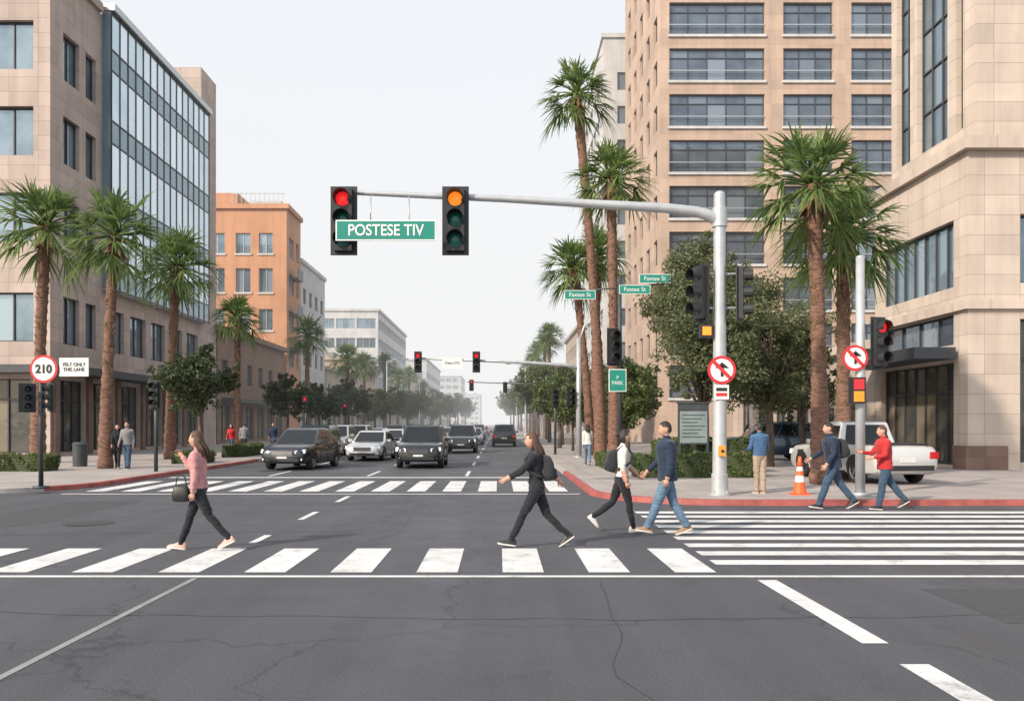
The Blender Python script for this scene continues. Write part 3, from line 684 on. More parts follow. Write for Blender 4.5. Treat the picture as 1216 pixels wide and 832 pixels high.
g.tube([(0,0,4.4),(-.6,0,4.6),(-3,0,4.75),(-8.2,0,4.95)],[.1,.09,.075,.05],12)
g.tube([(0,0,5.7),(.3,0,6.6),(1.2,0,7.0)],[.06,.05,.04],8); g.obj('pole_and_arm',['pole'],r)
for x,l in ((-8.0,'roo'),(-5.1,'roo')): signal(r,(x,-.15,4.75),0,l,.38,1.05)
q=MB(); q.box(-.5,.5,-.01,.01,-.28,.28,0); q.obj('white_board',['signwhite'],r,(-6.3,-.1,4.7)); text('Otens IVO',r,(-6.3,-.12,4.7),.17,'trim')
signal(r,(-.4,-.1,3.0),.5,'ooo',.4,1.0)
for x,y,h,l in ((-11.9,52,3.4,'roo'),(-12.0,29.5,3.2,'ooo'),(3.1,46,3.6,'ooo'),(-12,66,3.3,'roo')):
    r=root('traffic_signal_pole',(x,y,.12)); g=MB(); g.tube([(0,0,0),(0,0,h)],[.07,.06],10); g.obj('pole',['poledk'],r); 
    signal(r,(.0,-.12,h-.5),0,l,.38,1.0)
r=root('traffic_signal_mast',(3.2,75,.12)); g=MB(); g.tube([(0,0,0),(0,0,5.6)],[.13,.09],10); g.tube([(0,0,5.2),(-6,0,5.4)],[.07,.04],8); g.obj('pole_and_arm',['pole'],r); signal(r,(-2.6,-.1,4.9),0,'oog',.4,1.0); signal(r,(-5.6,-.1,5.1),0,'roo',.4,1.0)
def lamp(x,y,dx,h=8.5):
    r=root('street_lamp',(x,y,.12)); g=MB(); g.tube([(0,0,0),(0,0,.5),(0,0,.52),(0,0,h)],[.14,.13,.09,.06],12)
    g.tube([(0,0,h-.1),(dx*.5,0,h+.25),(dx,0,h+.3)],[.05,.04,.035],8); g.ell((dx*1.15,0,h+.28),.38,.16,.07); g.obj('lamp_post',['pole'],r)
lamp(-12.2,92,1.8); lamp(3.2,100,-1.8); lamp(-12.2,130,1.8); lamp(3.2,150,-1.8)
r=root('information_kiosk',(6.45,27.9,.12)); g=MB(); g.box(-.5,.5,-.06,.06,1.0,2.35,0); g.box(-.45,.45,-.07,-.061,1.05,2.1,1); g.box(-.5,.5,-.075,-.062,2.13,2.3,2); g.box(-.5,-.43,-.08,.08,0,.998,0); g.box(.43,.5,-.08,.08,0,.998,0); g.box(-.54,.54,-.09,.09,2.352,2.4,0)
for i in range(7): g.box(-.38,.38-.12*(i%3),-.074,-.0705,1.95-.12*i,1.98-.12*i,0)
g.obj('board',['poledk','kiosk','poledk'],r)
r=root('traffic_cone',(7.12,19.9,.13)); g=MB(); g.box(-.2,.2,-.2,.2,0,.035,0)
rad=lambda z:.155-.125*z/.9
g.tube([(0,0,.03),(0,0,.3)],[rad(0),rad(.3)],20,0,False); g.tube([(0,0,.3),(0,0,.45)],[rad(.3)+.001,rad(.45)+.001],20,1,False); g.tube([(0,0,.45),(0,0,.56)],[rad(.45),rad(.56)],20,0,False); g.tube([(0,0,.56),(0,0,.66)],[rad(.56)+.001,rad(.66)+.001],20,1,False); g.tube([(0,0,.66),(0,0,.9)],[rad(.66),rad(.9)],20,0,True)
g.obj('cone_body',['cone','signwhite'],r)
for x,y in ((-16.4,33),(12.6,33.5)):
    r=root('litter_bin',(x,y,.13)); g=MB(); g.tube([(0,0,0),(0,0,.85),(0,0,.86),(0,0,.95)],[.26,.28,.31,.22],16); g.obj('bin_body',['poledk'],r,sharp=40)
for x in (-14.2,-15.8,-17.4):
    r=root('bollard',(x,23.4,.13)); g=MB(); g.tube([(0,0,0),(0,0,.8),(0,0,.86)],[.07,.065,.03],12); g.obj('post',['poledk'],r)
# ------------------------------------------------------------------ cars
CC={}
def car(x,y,yaw,kind,col,name='car',zg=0):
    key=(kind,tuple(col))
    r=root(name,(x,y,zg),yaw)
    if key in CC:
        for nm,me in CC[key]: inst(me,nm,r)
        return r
    P=simple('car_paint',col,.3,.35,.04,2,coat=1)
    if kind=='suv': L,Wd,H,zf,wr=4.75,1.92,1.72,1.0,.385
    elif kind=='pickup': L,Wd,H,zf,wr=5.2,1.92,1.72,1.0,.385
    else: L,Wd,H,zf,wr=4.6,1.82,1.43,.84,.335
    st=[(-.5,.84,.42,.9),(-.49,.92,.34,.98),(-.465,.965,.29,1.05),(-.4,.99,.27,1.08),(-.3,1,.25,1.08),(-.15,1,.24,1.09),(0,1,.24,1.09),(.12,1,.24,1.08),(.2,1,.24,1.07),(.28,.995,.25,1.05),(.36,.985,.26,1.02),(.42,.965,.27,.985),(.46,.93,.28,.93),(.485,.88,.31,.86),(.5,.78,.36,.74)]
    g=MB(); R=[]
    for t,wf,zl,zt in st:
        w=Wd/2*wf; zt*=zf; zl=zl*(.85 if kind=='sedan' else 1); h=zt-zl
        sec=[(0,zl),(w-.15,zl),(w-.05,zl+.05),(w-.012,zl+h*.28),(w,zl+h*.55),(w-.025,zl+h*.78),(w-.06,zt-.045),(w-.13,zt-.005),(w*.6,zt+.02),(0,zt+.03)]
        R.append([(t*L,a,b) for a,b in sec]+[(t*L,-a,b) for a,b in sec[-2:0:-1]])
    g.rings(R,0,True,True)
    body=g.obj('body',[P],r)
    wx=(.30*L,-.295*L)
    c=MB()
    for q in wx:
        for sg in (-1,1): c.rings([[(q+(wr+.055)*math.cos(2*pi*k/28),yy,wr+(wr+.055)*math.sin(2*pi*k/28)) for k in range(28)] for yy in (sg*(Wd/2-.27),sg*(Wd/2+.2))],0)
    cut=c.obj('cut',['trim'],r)
    bm=body.modifiers.new('b','BOOLEAN'); bm.object=cut; bm.operation='DIFFERENCE'; bm.solver='EXACT'
    bpy.context.view_layer.update()
    dg=bpy.context.evaluated_depsgraph_get(); me=bpy.data.meshes.new_from_object(body.evaluated_get(dg)); body.modifiers.clear(); body.data=me
    me.materials.clear(); me.materials.append(P); me.materials.append(M['trim'])
    for p in me.polygons:
        cc=p.center; near=min(math.hypot(cc.x-q,cc.z-wr) for q in wx)
        p.material_index=1 if (near<wr+.052 or cc.z<.27*(.9 if kind=='sedan' else 1)) else 0
        p.use_smooth=True
    me.set_sharp_from_angle(angle=math.radians(40))
    bpy.data.objects.remove(cut)
    zb=1.06*zf; zr=H
    if kind=='suv': bx=(-.475*L,.2*L); rx=(-.42*L,.045*L)
    elif kind=='pickup': bx=(-.12*L,.2*L); rx=(-.09*L,.08*L)
    else: bx=(-.40*L,.21*L); rx=(-.2*L,.03*L)
    wb=Wd/2*.93; wt=Wd/2*.74
    g=MB(); c8=[(bx[0],-wb,zb),(bx[1],-wb,zb),(bx[1],wb,zb),(bx[0],wb,zb),(rx[0],-wt,zr),(rx[1],-wt,zr),(rx[1],wt,zr),(rx[0],wt,zr)]
    midx=(rx[0]+rx[1])/2
    g.add(c8+[(midx,-wt,zr+.03),(midx,wt,zr+.03)],[(0,1,5,8,4),(1,2,6,5),(2,3,7,9,6),(3,0,4,7),(4,8,9,7),(8,5,6,9)],0,True)
    g.obj('cabin',[P],r,bevel=.045,sharp=30)
    gl=MB()
    def win(q,l,rr,b,t,off=.007):
        q=[V(p) for p in q]; n=(q[1]-q[0]).cross(q[3]-q[0]).normalized()
        ctr=V(((bx[0]+bx[1])/2,0,1.2))
        if n.dot(q[0]-ctr)<0:n=-n
        f=lambda u,v:(q[0]*(1-u)+q[1]*u)*(1-v)+(q[3]*(1-u)+q[2]*u)*v+n*off
        gl.add([f(l,b),f(rr,b),f(rr,t),f(l,t)],[(0,1,2,3)],0)
    win([c8[1],c8[2],c8[6],c8[5]],.06,.94,.05,.9)
    win([c8[3],c8[0],c8[4],c8[7]],.1,.9,.18 if kind=='suv' else .08,.88)
    for a in ([c8[0],c8[1],c8[5],c8[4]],[c8[3],c8[2],c8[6],c8[7]]):
        sp={'suv':((.05,.26),(.29,.57),(.6,.92)),'sedan':((.14,.5),(.53,.88)),'pickup':((.06,.45),(.5,.92))}[kind]
        for u,v in sp: win(a,u,v,.1,.84)
    gl.obj('windows',['carglass'],r)
    d=MB(); fx=.5*L; k=zf
    d.box(fx-.06,fx+.012,-.42,.42,.58*k,.80*k,0)
    for i in range(4): d.box(fx+.008,fx+.022,-.40,.40,(.605+.052*i)*k,(.62+.052*i)*k,1)
    d.box(fx-.07,fx+.006,-.62,.62,.36*k,.47*k,0)
    d.box(fx+.014,fx+.03,-.2,.2,.49*k,.57*k,2)
    for s in (-1,1):
        y0=s*.5;y1=s*(Wd/2-.06)
        q=[(fx+.02,y0,.69*k),(fx-.10,y1,.71*k),(fx-.15,y1,.87*k),(fx-.01,y0,.81*k)]; b=[(a-.12,bb*.98,c) for a,bb,c in q]
        d.add(q+b,[(0,1,2,3),(4,7,6,5),(0,4,5,1),(1,5,6,2),(2,6,7,3),(3,7,4,0)],3)
        d.box(fx-.1,fx-.02,min(s*.62,s*.76),max(s*.62,s*.76),.42*k,.50*k,3)
        q0,q1=sorted((s*(Wd/2-.34),s*(Wd/2-.075))); d.box(-fx-.012,-fx+.12,q0,q1,.72*k,.91*k,4)
        a,b2=sorted((s*(Wd/2-.02),s*(Wd/2+.17))); d.box(bx[1]-.32,bx[1]-.17,a,b2,zb+.02,zb+.15,5)
        for hx in (-.02*L,-.2*L) if kind!='pickup' else (0,):
            a,b2=sorted((s*(Wd/2-.01),s*(Wd/2+.012))); d.box(hx-.09,hx+.09,a,b2,.86*k,.885*k,1)
        for hx in (.14*L,-.045*L,-.24*L) if kind!='pickup' else (.14*L,-.11*L):
            a,b2=sorted((s*(Wd/2-.03),s*(Wd/2+.0015))); d.box(hx-.006,hx+.006,a,b2,.38*k,.88*k,0)
        a,b2=sorted((s*(Wd/2-.1),s*(Wd/2+.006))); d.box(-.19*L,.19*L,a,b2,.25*k,.33*k,0)
        if kind=='suv': d.tube([(rx[0]+.15,s*wt*.93,zr+.05),(rx[1]-.1,s*wt*.93,zr+.05)],.018,6,0); 
    d.box(-fx-.015,-fx+.05,-.22,.22,.62*k,.74*k,2); d.box(-fx-.02,-fx+.1,-Wd/2*.78,Wd/2*.78,.40*k,.54*k,0)
    if kind=='pickup': d.box(-.46*L,-.14*L,-.72,.72,1.06,1.13,0)
    d.obj('details',['trim','chrome','plate','lamp','tail',P],r,bevel=.008)
    w=MB()
    for q in wx:
        w.box(q-.15,q+.15,-Wd/2+.3,Wd/2-.3,wr-.1,wr+.1,0)
        for s in (-1,1):
            yo=s*(Wd/2-.015); yi=s*(Wd/2-.23); prof=[(wr*.62,yi),(wr*.94,yi),(wr,yi+s*.03),(wr,yo-s*.03),(wr*.94,yo),(wr*.66,yo),(wr*.62,yo-s*.04)]
            w.rings([[(q+a*math.cos(2*pi*j/26),b,wr+a*math.sin(2*pi*j/26)) for j in range(26)] for a,b in prof],0,False)
            w.rings([[(q+a*math.cos(2*pi*j/26),yo-s*c,wr+a*math.sin(2*pi*j/26)) for j in range(26)] for a,c in ((wr*.66,.005),(wr*.6,.035),(wr*.1,.07))],0,False)
            for j in range(5):
                a=2*pi*j/5+.3; u=V((math.cos(a),0,math.sin(a))); t=V((-math.sin(a),0,math.cos(a))); c=V((q,yo-s*.015,wr))
                w.add([c+t*.045,c-t*.045,c+u*wr*.63-t*.03,c+u*wr*.63+t*.03],[(0,1,2,3)],1)
            w.rings([[(q+a*math.cos(2*pi*j/20),yo-s*c,wr+a*math.sin(2*pi*j/20)) for j in range(20)] for a,c in ((wr*.67,.0),(wr*.61,.012))],1,False)
            disc(w,.05,yo-s*.02,yo-s*.008,1,wr,q,12)
    w.obj('wheels',['rubber','rim'],r,sharp=50)
    CC[key]=[(o.name.split('.')[0],o.data) for o in r.children]
    return r
F=-pi/2
DK=(.02,.02,.024); GR=(.10,.11,.13); SV=(.42,.43,.44); WH=(.62,.62,.62)
car(-3.2,35.9,F,'suv',(.014,.015,.018),'suv')
car(-8.0,34.6,F-.14,'sedan',(.015,.02,.03),'car').scale=(1,1.05,1.12)
car(-6.35,42.6,F-.08,'sedan',(.58,.59,.6),'car')
car(-2.3,53.5,F,'suv',DK,'suv')
car(-9.4,43.5,F,'suv',DK,'suv')
car(-9.6,50,F,'suv',SV,'suv')
car(-6.9,55,F,'sedan',WH,'car'); car(-9.6,57,F,'suv',WH,'suv'); car(-5.9,64,F,'suv',DK,'suv')
car(-2.2,74,F,'sedan',SV,'car'); car(.45,68,-F,'suv',DK,'suv'); car(-9.7,68,F,'sedan',SV,'car'); car(-9.6,78,F,'suv',GR,'suv')
car(-5.6,86,F,'sedan',WH,'car'); car(-2.4,95,F,'suv',DK,'suv'); car(.6,90,-F,'sedan',SV,'car'); car(-5.8,112,F,'suv',DK,'suv'); car(.5,120,-F,'suv',GR,'suv'); car(-2.4,135,F,'sedan',(.35,.04,.03),'car'); car(-9.6,98,F,'sedan',GR,'car')
car(10.75,25.3,pi/2+.12,'pickup',(.62,.62,.61),'pickup_truck',.13)
car(12.4,39.3,pi-.1,'suv',(.03,.06,.10),'suv',.13)
# ------------------------------------------------------------------ people
def rotp(p,a): return V((p.x*math.cos(a)+p.z*math.sin(a),p.y,-p.x*math.sin(a)+p.z*math.cos(a)))
def headmap(x,y,z,k=1.0):
    X=.098*x;Y=.077*y;Z=.118*z
    if z<0: Y*=1-.30*(-z)**1.4; 
    if z<-.2 and x<0: X*=1-.45*(-z-.2)
    if x>0:
        X+=.020*math.exp(-(y/.16)**2-((z+.18)/.17)**2)-.009*math.exp(-((abs(y)-.4)/.2)**2-((z-.04)/.13)**2)
        X+=.006*math.exp(-(y/.35)**2-((z+.52)/.1)**2)+.010*math.exp(-(y/.4)**2-((z+.85)/.2)**2)
    return V((X*k,Y*k,Z*k))
PC=[0]
def person(name,x,y,yaw,H,legs,arms,lean=.04,top=None,bottom=None,shoe='shoeblk',skin='skin',hair='hairbr',female=False,hairstyle='short',hy=0,sleeve=1,hem=.90,jacket=0.0,vox=.0105,zg=0,pack=None,bag=None,inner=None,detail=True):
    PC[0]+=1
    s=H/1.75; r=root(name,(x,y,zg),yaw,s)
    fem=female; sw=.175 if fem else .20; hw=.088
    HIP=V((0,0,.93)); sp=lambda z,xx=0,yy=0: HIP+rotp(V((xx,yy,z-.93)),lean)
    segs=[]; B=MB(); J={}; lows=[]
    for sd,sg in (('L',1),('R',-1)):
        th,kn,ft=legs[sd]; hip=V((0,sg*hw,.92)); knee=hip+V((math.sin(th),-.045*sg,-math.cos(th)))*.44; a2=th-kn
        ank=knee+V((math.sin(a2),-.02*sg,-math.cos(a2)))*.415; J[sd]=(hip,knee,ank,ft)
        ca,sa=math.cos(ft),math.sin(ft)
        for fx in (-.07,.19): lows.append(ank.z+fx*sa-.088*ca)
        rt=[.098,.09,.076,.062,.062,.056,.047,.046] if fem else [.10,.095,.085,.076,.074,.070,.064,.066]
        mid=hip.lerp(knee,.35); m2=hip.lerp(knee,.75); c1=knee.lerp(ank,.28)-V((.008,0,0)); c2=knee.lerp(ank,.65)
        B.tube([hip+V((0,0,.03)),mid,m2,knee,c1,c2,ank+V((0,0,.03)),ank.lerp(knee,-.06)],rt,14)
        segs+= [(hip,knee,.08,'leg'),(knee,ank,.055,'leg')]
    dz=-min(lows); 
    if fem: prof=[(.83,.085,.12),(.90,.118,.165),(.98,.108,.155),(1.08,.09,.125),(1.16,.095,.13),(1.26,.118,.15),(1.34,.118,.16),(1.41,.095,.165),(1.455,.07,.13),(1.49,.05,.06),(1.57,.044,.045)]
    else: prof=[(.83,.09,.12),(.90,.115,.155),(.98,.112,.152),(1.08,.108,.15),(1.18,.115,.16),(1.28,.125,.175),(1.36,.125,.19),(1.42,.105,.195),(1.465,.078,.14),(1.495,.058,.07),(1.57,.054,.055)]
    R=[]; hd=False
    for z,dx,dy in prof:
        j=jacket if z>hem-.01 and z<1.47 else 0
        if z>=hem and j>0 and not hd and R:
            hd=True; R.append([sp(hem-.005,(dx+j*1.1)*math.cos(2*pi*k/20),(dy+j*1.1)*math.sin(2*pi*k/20)) for k in range(20)])
            if z-hem<.012: continue
        R.append([sp(z,(dx+j)*math.cos(2*pi*k/20)+(.012 if 1.2<z<1.38 else 0),(dy+j)*math.sin(2*pi*k/20)) for k in range(20)])
    B.rings(R,0,True,True)
    segs.append((sp(.86),sp(1.42),.14,'torso')); segs.append((sp(1.49),sp(1.6),.055,'neck'))
    hands=[]; ELB=[]
    for sd,sg in (('L',1),('R',-1)):
        p,ab,el=arms[sd]; sh=sp(1.415,0,sg*(sw-.012))
        u=V((math.sin(p)*math.cos(ab),sg*math.sin(ab),-math.cos(p)*math.cos(ab))); elb=sh+u*.29
        ELB.append(elb); p2=p+el; f=V((math.sin(p2)*math.cos(ab*.4),sg*math.sin(ab*.4)-(.12*sg if el>1 else 0),-math.cos(p2)*math.cos(ab*.4))).normalized(); wr=elb+f*.25
        q=.012 if jacket>0 else .004
        B.tube([sp(1.43,0,sg*(sw-.08)),sh+V((0,0,.005)),sh.lerp(elb,.4),elb,elb.lerp(wr,.35),wr-f*.01,wr+f*.02],[.06,.056+q,.048+q,.041+q,.039+q,.030+q*.8,.026],12)
        segs+=[(sh,elb,.045,'arm'),(elb,wr-f*.02,.035,'farm')]
        hands.append((wr,f,sg))
    ob=B.obj('body',['skin'],r)
    md=ob.modifiers.new('r','REMESH'); md.mode='VOXEL'; md.voxel_size=vox
    md=ob.modifiers.new('s','SMOOTH'); md.factor=.5; md.iterations=4 if vox<.02 else 2
    bpy.context.view_layer.update(); dg=bpy.context.evaluated_depsgraph_get(); me=bpy.data.meshes.new_from_object(ob.evaluated_get(dg)); ob.modifiers.clear(); ob.data=me
    me.materials.clear()
    for m in (skin,top,bottom,inner or top): me.materials.append(M[m] if isinstance(m,str) else m)
    if detail:
        me.update(); NN=[v.normal.copy() for v in me.vertices]; CO=[v.co.copy() for v in me.vertices]; out=[]
        JT=[q for sd in 'LR' for q in (J[sd][1],J[sd][0])]+[sp(1.05)]+ELB
        for p_,n_ in zip(CO,NN):
            dj=min((p_-q).length for q in JT); wj=.35+.65*max(0,1-dj/.2)
            fold=1-abs(noise.noise(V((p_.x*7+p_.z*5+PC[0],p_.y*7,p_.z*20)))*2)
            out.extend(p_+n_*(noise.noise(p_*8+V((PC[0],0,0)))*.007+(fold-.6)*.014*wj+noise.noise(p_*40)*.0018))
        me.vertices.foreach_set('co',out); me.update()
    np_=len(me.polygons); C_=np.empty(np_*3); me.polygons.foreach_get('center',C_); C_=C_.reshape(-1,3)
    D=[];TT=[]
    for a,b,rr,kd in segs:
        a_=np.array(a); ab=np.array(b)-a_; t=np.clip(((C_-a_)@ab)/(ab@ab),0,1); D.append(np.linalg.norm(C_-(a_+t[:,None]*ab),axis=1)-rr); TT.append(t)
    D=np.array(D); bi=D.argmin(0); TT=np.array(TT)[bi,np.arange(np_)]; kinds=np.array([q[3] for q in segs])[bi]
    rel=C_-np.array(HIP); cl,sl_=math.cos(lean),math.sin(lean); lz=rel[:,0]*sl_+rel[:,2]*cl; lx=rel[:,0]*cl-rel[:,2]*sl_
    mi=np.where(lz>hem-.93,1,2)
    mi[kinds=='neck']=np.where(lz[kinds=='neck']>.555,0,1); mi[kinds=='arm']=1
    f_=kinds=='farm'; mi[f_]=np.where(TT[f_]<sleeve,1,0)
    if inner: mi[(mi==1)&(kinds=='torso')&(lx>.05)&(np.abs(rel[:,1])<.035)&(lz>.1)]=3
    me.polygons.foreach_set('material_index',mi.astype(np.int32)); me.polygons.foreach_set('use_smooth',np.ones(np_,dtype=bool)); me.update()
    S=MB()
    for sd in 'LR':
        hip,knee,ank,ft=J[sd]; ca,sa=math.cos(ft),math.sin(ft)
        def T(px,py,pz): return V((ank.x+px*ca-pz*sa,ank.y+py,ank.z+px*sa+pz*ca))
        fr=[(-.078,.024,.05),(-.065,.035,.09),(-.02,.038,.115),(.03,.040,.10),(.08,.044,.07),(.13,.047,.05),(.17,.04,.04),(.195,.02,.025)]
        S.rings([[T(a,w*math.cos(2*pi*k/14),-.074+(h*max(0,math.sin(2*pi*k/14)))-.004) for k in range(14)] for a,w,h in fr],0)
        S.rings([[T(a*1.03,(w+.004)*math.cos(2*pi*k/14),-.088+(.02 if math.sin(2*pi*k/14)>0 else 0)) for k in range(14)] for a,w,h in fr],1)
    S.obj('shoes',[shoe,'sole'],r,sharp=60)
    if jacket>.02:
        CL=MB(); kq=[]
        for zc_,rr_ in ((1.46,.086),(1.485,.077),(1.508,.076)): kq.append([sp(zc_+(-.02*math.cos(2*pi*k/20)),rr_*math.cos(2*pi*k/20)+.004,rr_*1.08*math.sin(2*pi*k/20)) for k in range(20)])
        CL.rings(kq,0,False); CL.rings([kq[2],[p-(p-sp(1.52))*.1-V((0,0,.02)) for p in kq[2]]],0,False); CL.obj('collar',[top],r)
    Hn=MB()
    for wr,f,sg in hands:
        t=V((1,0,0))-f*f.x
        if t.length<.3: t=V((0,0,1))-f*f.z
        t.normalize(); pn=V((0,-sg,0)); pn=(pn-f*pn.dot(f)-t*pn.dot(t)).normalized()
        k=.92 if fem else 1.0
        def ring(c,w,h): return [c+t*(w*math.cos(2*pi*j/10))+pn*(h*math.sin(2*pi*j/10)) for j in range(10)]
        Hn.rings([ring(wr-f*.02,.024*k,.02*k),ring(wr+f*.01,.026*k,.018*k),ring(wr+f*.04*k,.038*k,.017*k),ring(wr+f*.075*k,.041*k,.015*k),ring(wr+f*.092*k,.037*k,.012*k)],0)
        for j,(o,l) in enumerate(((.03,.072),(.010,.082),(-.010,.076),(-.029,.058))):
            b=wr+f*.082*k+t*o*k; c1=.25+.06*j; pts=[b-f*.01]; ang=0; cur=b; pts.append(b)
            for q,fr_ in enumerate((.45,.3,.25)):
                ang+=c1+.12*q; dd=(f*math.cos(ang)+pn*math.sin(ang)); cur=cur+dd*l*fr_*k; pts.append(cur)
            Hn.tube(pts,[.0085*k,.0092*k,.0085*k,.0078*k,.006*k],8,0)
        b=wr+f*.03*k+t*.03*k; d=(f*.7+t*.65+pn*.3).normalized(); d2=(f*.9+t*.2+pn*.4).normalized()
        Hn.tube([b-t*.012,b+d*.035*k,b+d*.035*k+d2*.03*k,b+d*.035*k+d2*.052*k],[.012*k,.0105*k,.0095*k,.006*k],8,0)
    Hn.obj('hands',[skin],r)
    hc=sp(1.64)+V((.02,0,0)); G=MB(); nu,nv=(28,20) if detail else (14,10)
    rot=Matrix.Rotation(hy,3,'Z')
    RR=[]
    for i in range(nv+1):
        a=-pi/2+pi*i/nv; a=max(-1.5,min(1.5,a))
        RR.append([hc+rot@headmap(math.cos(a)*math.cos(2*pi*k/nu),math.cos(a)*math.sin(2*pi*k/nu),math.sin(a)) for k in range(nu)])
    G.rings(RR,0)
    def hp(x_,y_,z_): return hc+rot@V((x_,y_,z_))
    for sg in (-1,1):
        e=hp(.083,sg*.030,.006); G.ell(e,.010,.013,.009,1,10,6); e=hp(.0915,sg*.031,.006); G.ell(e,.0035,.006,.006,2,8,5)
        e=hp(-.004,sg*.076,-.008); G.ell(e,.018,.009,.03,0,8,6)
        a=hp(.092,sg*.017,.028); b=hp(.083,sg*.047,.029); G.tube([a,b],.0035,6,4)
    G.tube([hp(.088,-.02,-.062),hp(.099,0,-.060),hp(.088,.02,-.062)],[.003,.0065,.003],6,3)
    G.obj('head',[skin,'eye','iris','lips',hair],r)
    Hh=MB(); kk=1.09
    def keep(X,Y,Z):
        if Z>.62: return True
        if hairstyle=='short':
            if Z<-.45: return False
            return X<.55-.75*(1 if Z<.25 else 0)+(.0 if Z<.25 else .15) - (0.1 if Z<-.1 else 0)
        return X<(.05 if Z<.2 else .45) and Z>-.85
    nu2,nv2=(40,28) if detail else (16,12)
    fs=[]; pts=[]
    for i in range(nv2+1):
        a=-pi/2+pi*i/nv2
        for k in range(nu2):
            X,Y,Z=math.cos(a)*math.cos(2*pi*k/nu2),math.cos(a)*math.sin(2*pi*k/nu2),math.sin(a)
            q=kk+.05*noise.noise(V((X*3,Y*3,Z*3+PC[0])))+(.04 if X<0 else 0)+.03*max(0,Z)
            mult=1-.3*max(0,-Z-.1) if hairstyle=='short' else 1
            pts.append((hc+rot@(V((.098*X*mult,.079*Y*mult,.118*Z))*q),keep(X,Y,Z)))
    for i in range(nv2):
        for k in range(nu2):
            ids=(i*nu2+k,i*nu2+(k+1)%nu2,(i+1)*nu2+(k+1)%nu2,(i+1)*nu2+k)
            if all(pts[j][1] for j in ids): fs.append(ids)
    Hh.add([p[0] for p in pts],fs,0,True)
    if hairstyle=='long':
        N=26 if detail else 8
        for j in range(N):
            a=pi*.55+pi*.9*j/(N-1)
            st_=rot@V((math.cos(a)*.085,math.sin(a)*.078,.02)); sway=V((-.07-random.uniform(0,.07),random.uniform(-.02,.02),0))
            L_=random.uniform(.20,.31)
            Hh.tube([hc+st_+V((0,0,.05)),hc+st_*1.16+V((0,0,-.05)),hc+st_*1.2+sway*.5+V((0,0,-.05-L_*.45)),hc+st_*1.05+sway+V((0,0,-.05-L_))],[.014,.024,.022,.005],7,0)
    elif hairstyle=='bun':
        c=hc+rot@V((-.115,0,.04)); Hh.ell(c,.04,.04,.04,0,12,8)
    Hh.obj('hair',[hair],r)
    if pack:
        K=MB(); c=[]
        for z,dx,dy in ((1.02,.02,.09),(1.04,.07,.135),(1.12,.085,.145),(1.28,.08,.14),(1.38,.06,.12),(1.42,.02,.08)):
            ring=[]
            for k in range(20):
                a=2*pi*k/20; ca=math.copysign(abs(math.cos(a))**.5,math.cos(a)); sa=math.copysign(abs(math.sin(a))**.5,math.sin(a))
                ring.append(sp(z,-.115-jacket-dx*.9+dx*ca,dy*sa))
            c.append(ring)
        K.rings(c,0,True,True)
        c=[]
        for z,dx,dy in ((1.06,.015,.07),(1.08,.03,.10),(1.17,.03,.10),(1.2,.01,.08)):
            c.append([sp(z,-.115-jacket-.16+dx*math.cos(2*pi*k/14),dy*math.sin(2*pi*k/14)) for k in range(14)])
        K.rings(c,0,True,True)
        for sg in (-1,1):
            K.tube([sp(1.40,-.12,sg*.09),sp(1.475,-.03,sg*.10),sp(1.46,.06,sg*.105),sp(1.36,.135+jacket,sg*.11),sp(1.22,.115+jacket,sg*.14),sp(1.12,.0,sg*(.165+jacket)),sp(1.08,-.12,sg*.12)],.018,8,0,flat=1.2)
        K.obj('backpack',[pack],r)
    if bag:
        K=MB(); bxx,by,bz=bag; sq=lambda q:math.copysign(abs(q)**.6,q)
        K.rings([[(bxx+w*sq(math.cos(2*pi*k/20)),by+.055*d*sq(math.sin(2*pi*k/20)),bz+z) for k in range(20)] for w,d,z in ((.09,.5,-.13),(.125,1,-.11),(.13,1.05,-.02),(.105,.8,.08),(.09,.3,.115))],0)
        K.tube([(bxx-.08,by,bz+.09),(bxx-.06,by,bz+.22),(bxx,by,bz+.28),(bxx+.06,by,bz+.22),(bxx+.08,by,bz+.09)],.009,6,0)
        K.obj('handbag',['shoeblk'],r)
    for ch in r.children: ch.location.z+=dz
    return r
C={}
C['pink']=cloth('pink_sweater',(.50,.25,.25)); C['blk']=cloth('black_jeans',(.02,.022,.028)); C['blk2']=cloth('black_top',(.022,.024,.03)); C['white']=cloth('white_shirt',(.62,.60,.57))
C['navy']=cloth('navy_jacket',(.022,.036,.066)); C['jean']=cloth('blue_jeans',(.11,.18,.27)); C['jeand']=cloth('dark_jeans',(.045,.08,.13)); C['blue']=cloth('blue_shirt',(.06,.13,.25)); C['khaki']=cloth('khaki_trousers',(.36,.29,.22))
C['red']=cloth('red_jacket',(.42,.03,.03)); C['grey']=cloth('grey_top',(.2,.2,.21)); C['packb']=cloth('backpack_fabric',(.03,.033,.04)); M['shoepink']=simple('shoe_pink',(.6,.36,.3),.6); M['shoebr']=simple('shoe_brown',(.28,.17,.10),.6); M['shoewh']=simple('shoe_white',(.6,.58,.56),.6)
person('woman',-4.27,12.0,pi,1.70,{'L':(-.42,.28,-.45),'R':(.36,.06,.12)},{'L':(-.12,.12,.25),'R':(.55,.12,2.0)},.03,C['pink'],C['blk'],'shoepink',hairstyle='long',female=True,hem=.93,jacket=.016,bag=(.25,.03,.86),sleeve=.97)
person('woman',.56,12.3,pi,1.70,{'L':(.5,.08,.15),'R':(-.38,.4,-.6)},{'L':(.72,.08,.35),'R':(-.85,.15,.15)},.08,C['blk2'],C['blk'],'shoeblk',hairstyle='long',female=True,hem=.93,jacket=.014,pack=C['packb'],sleeve=.9)
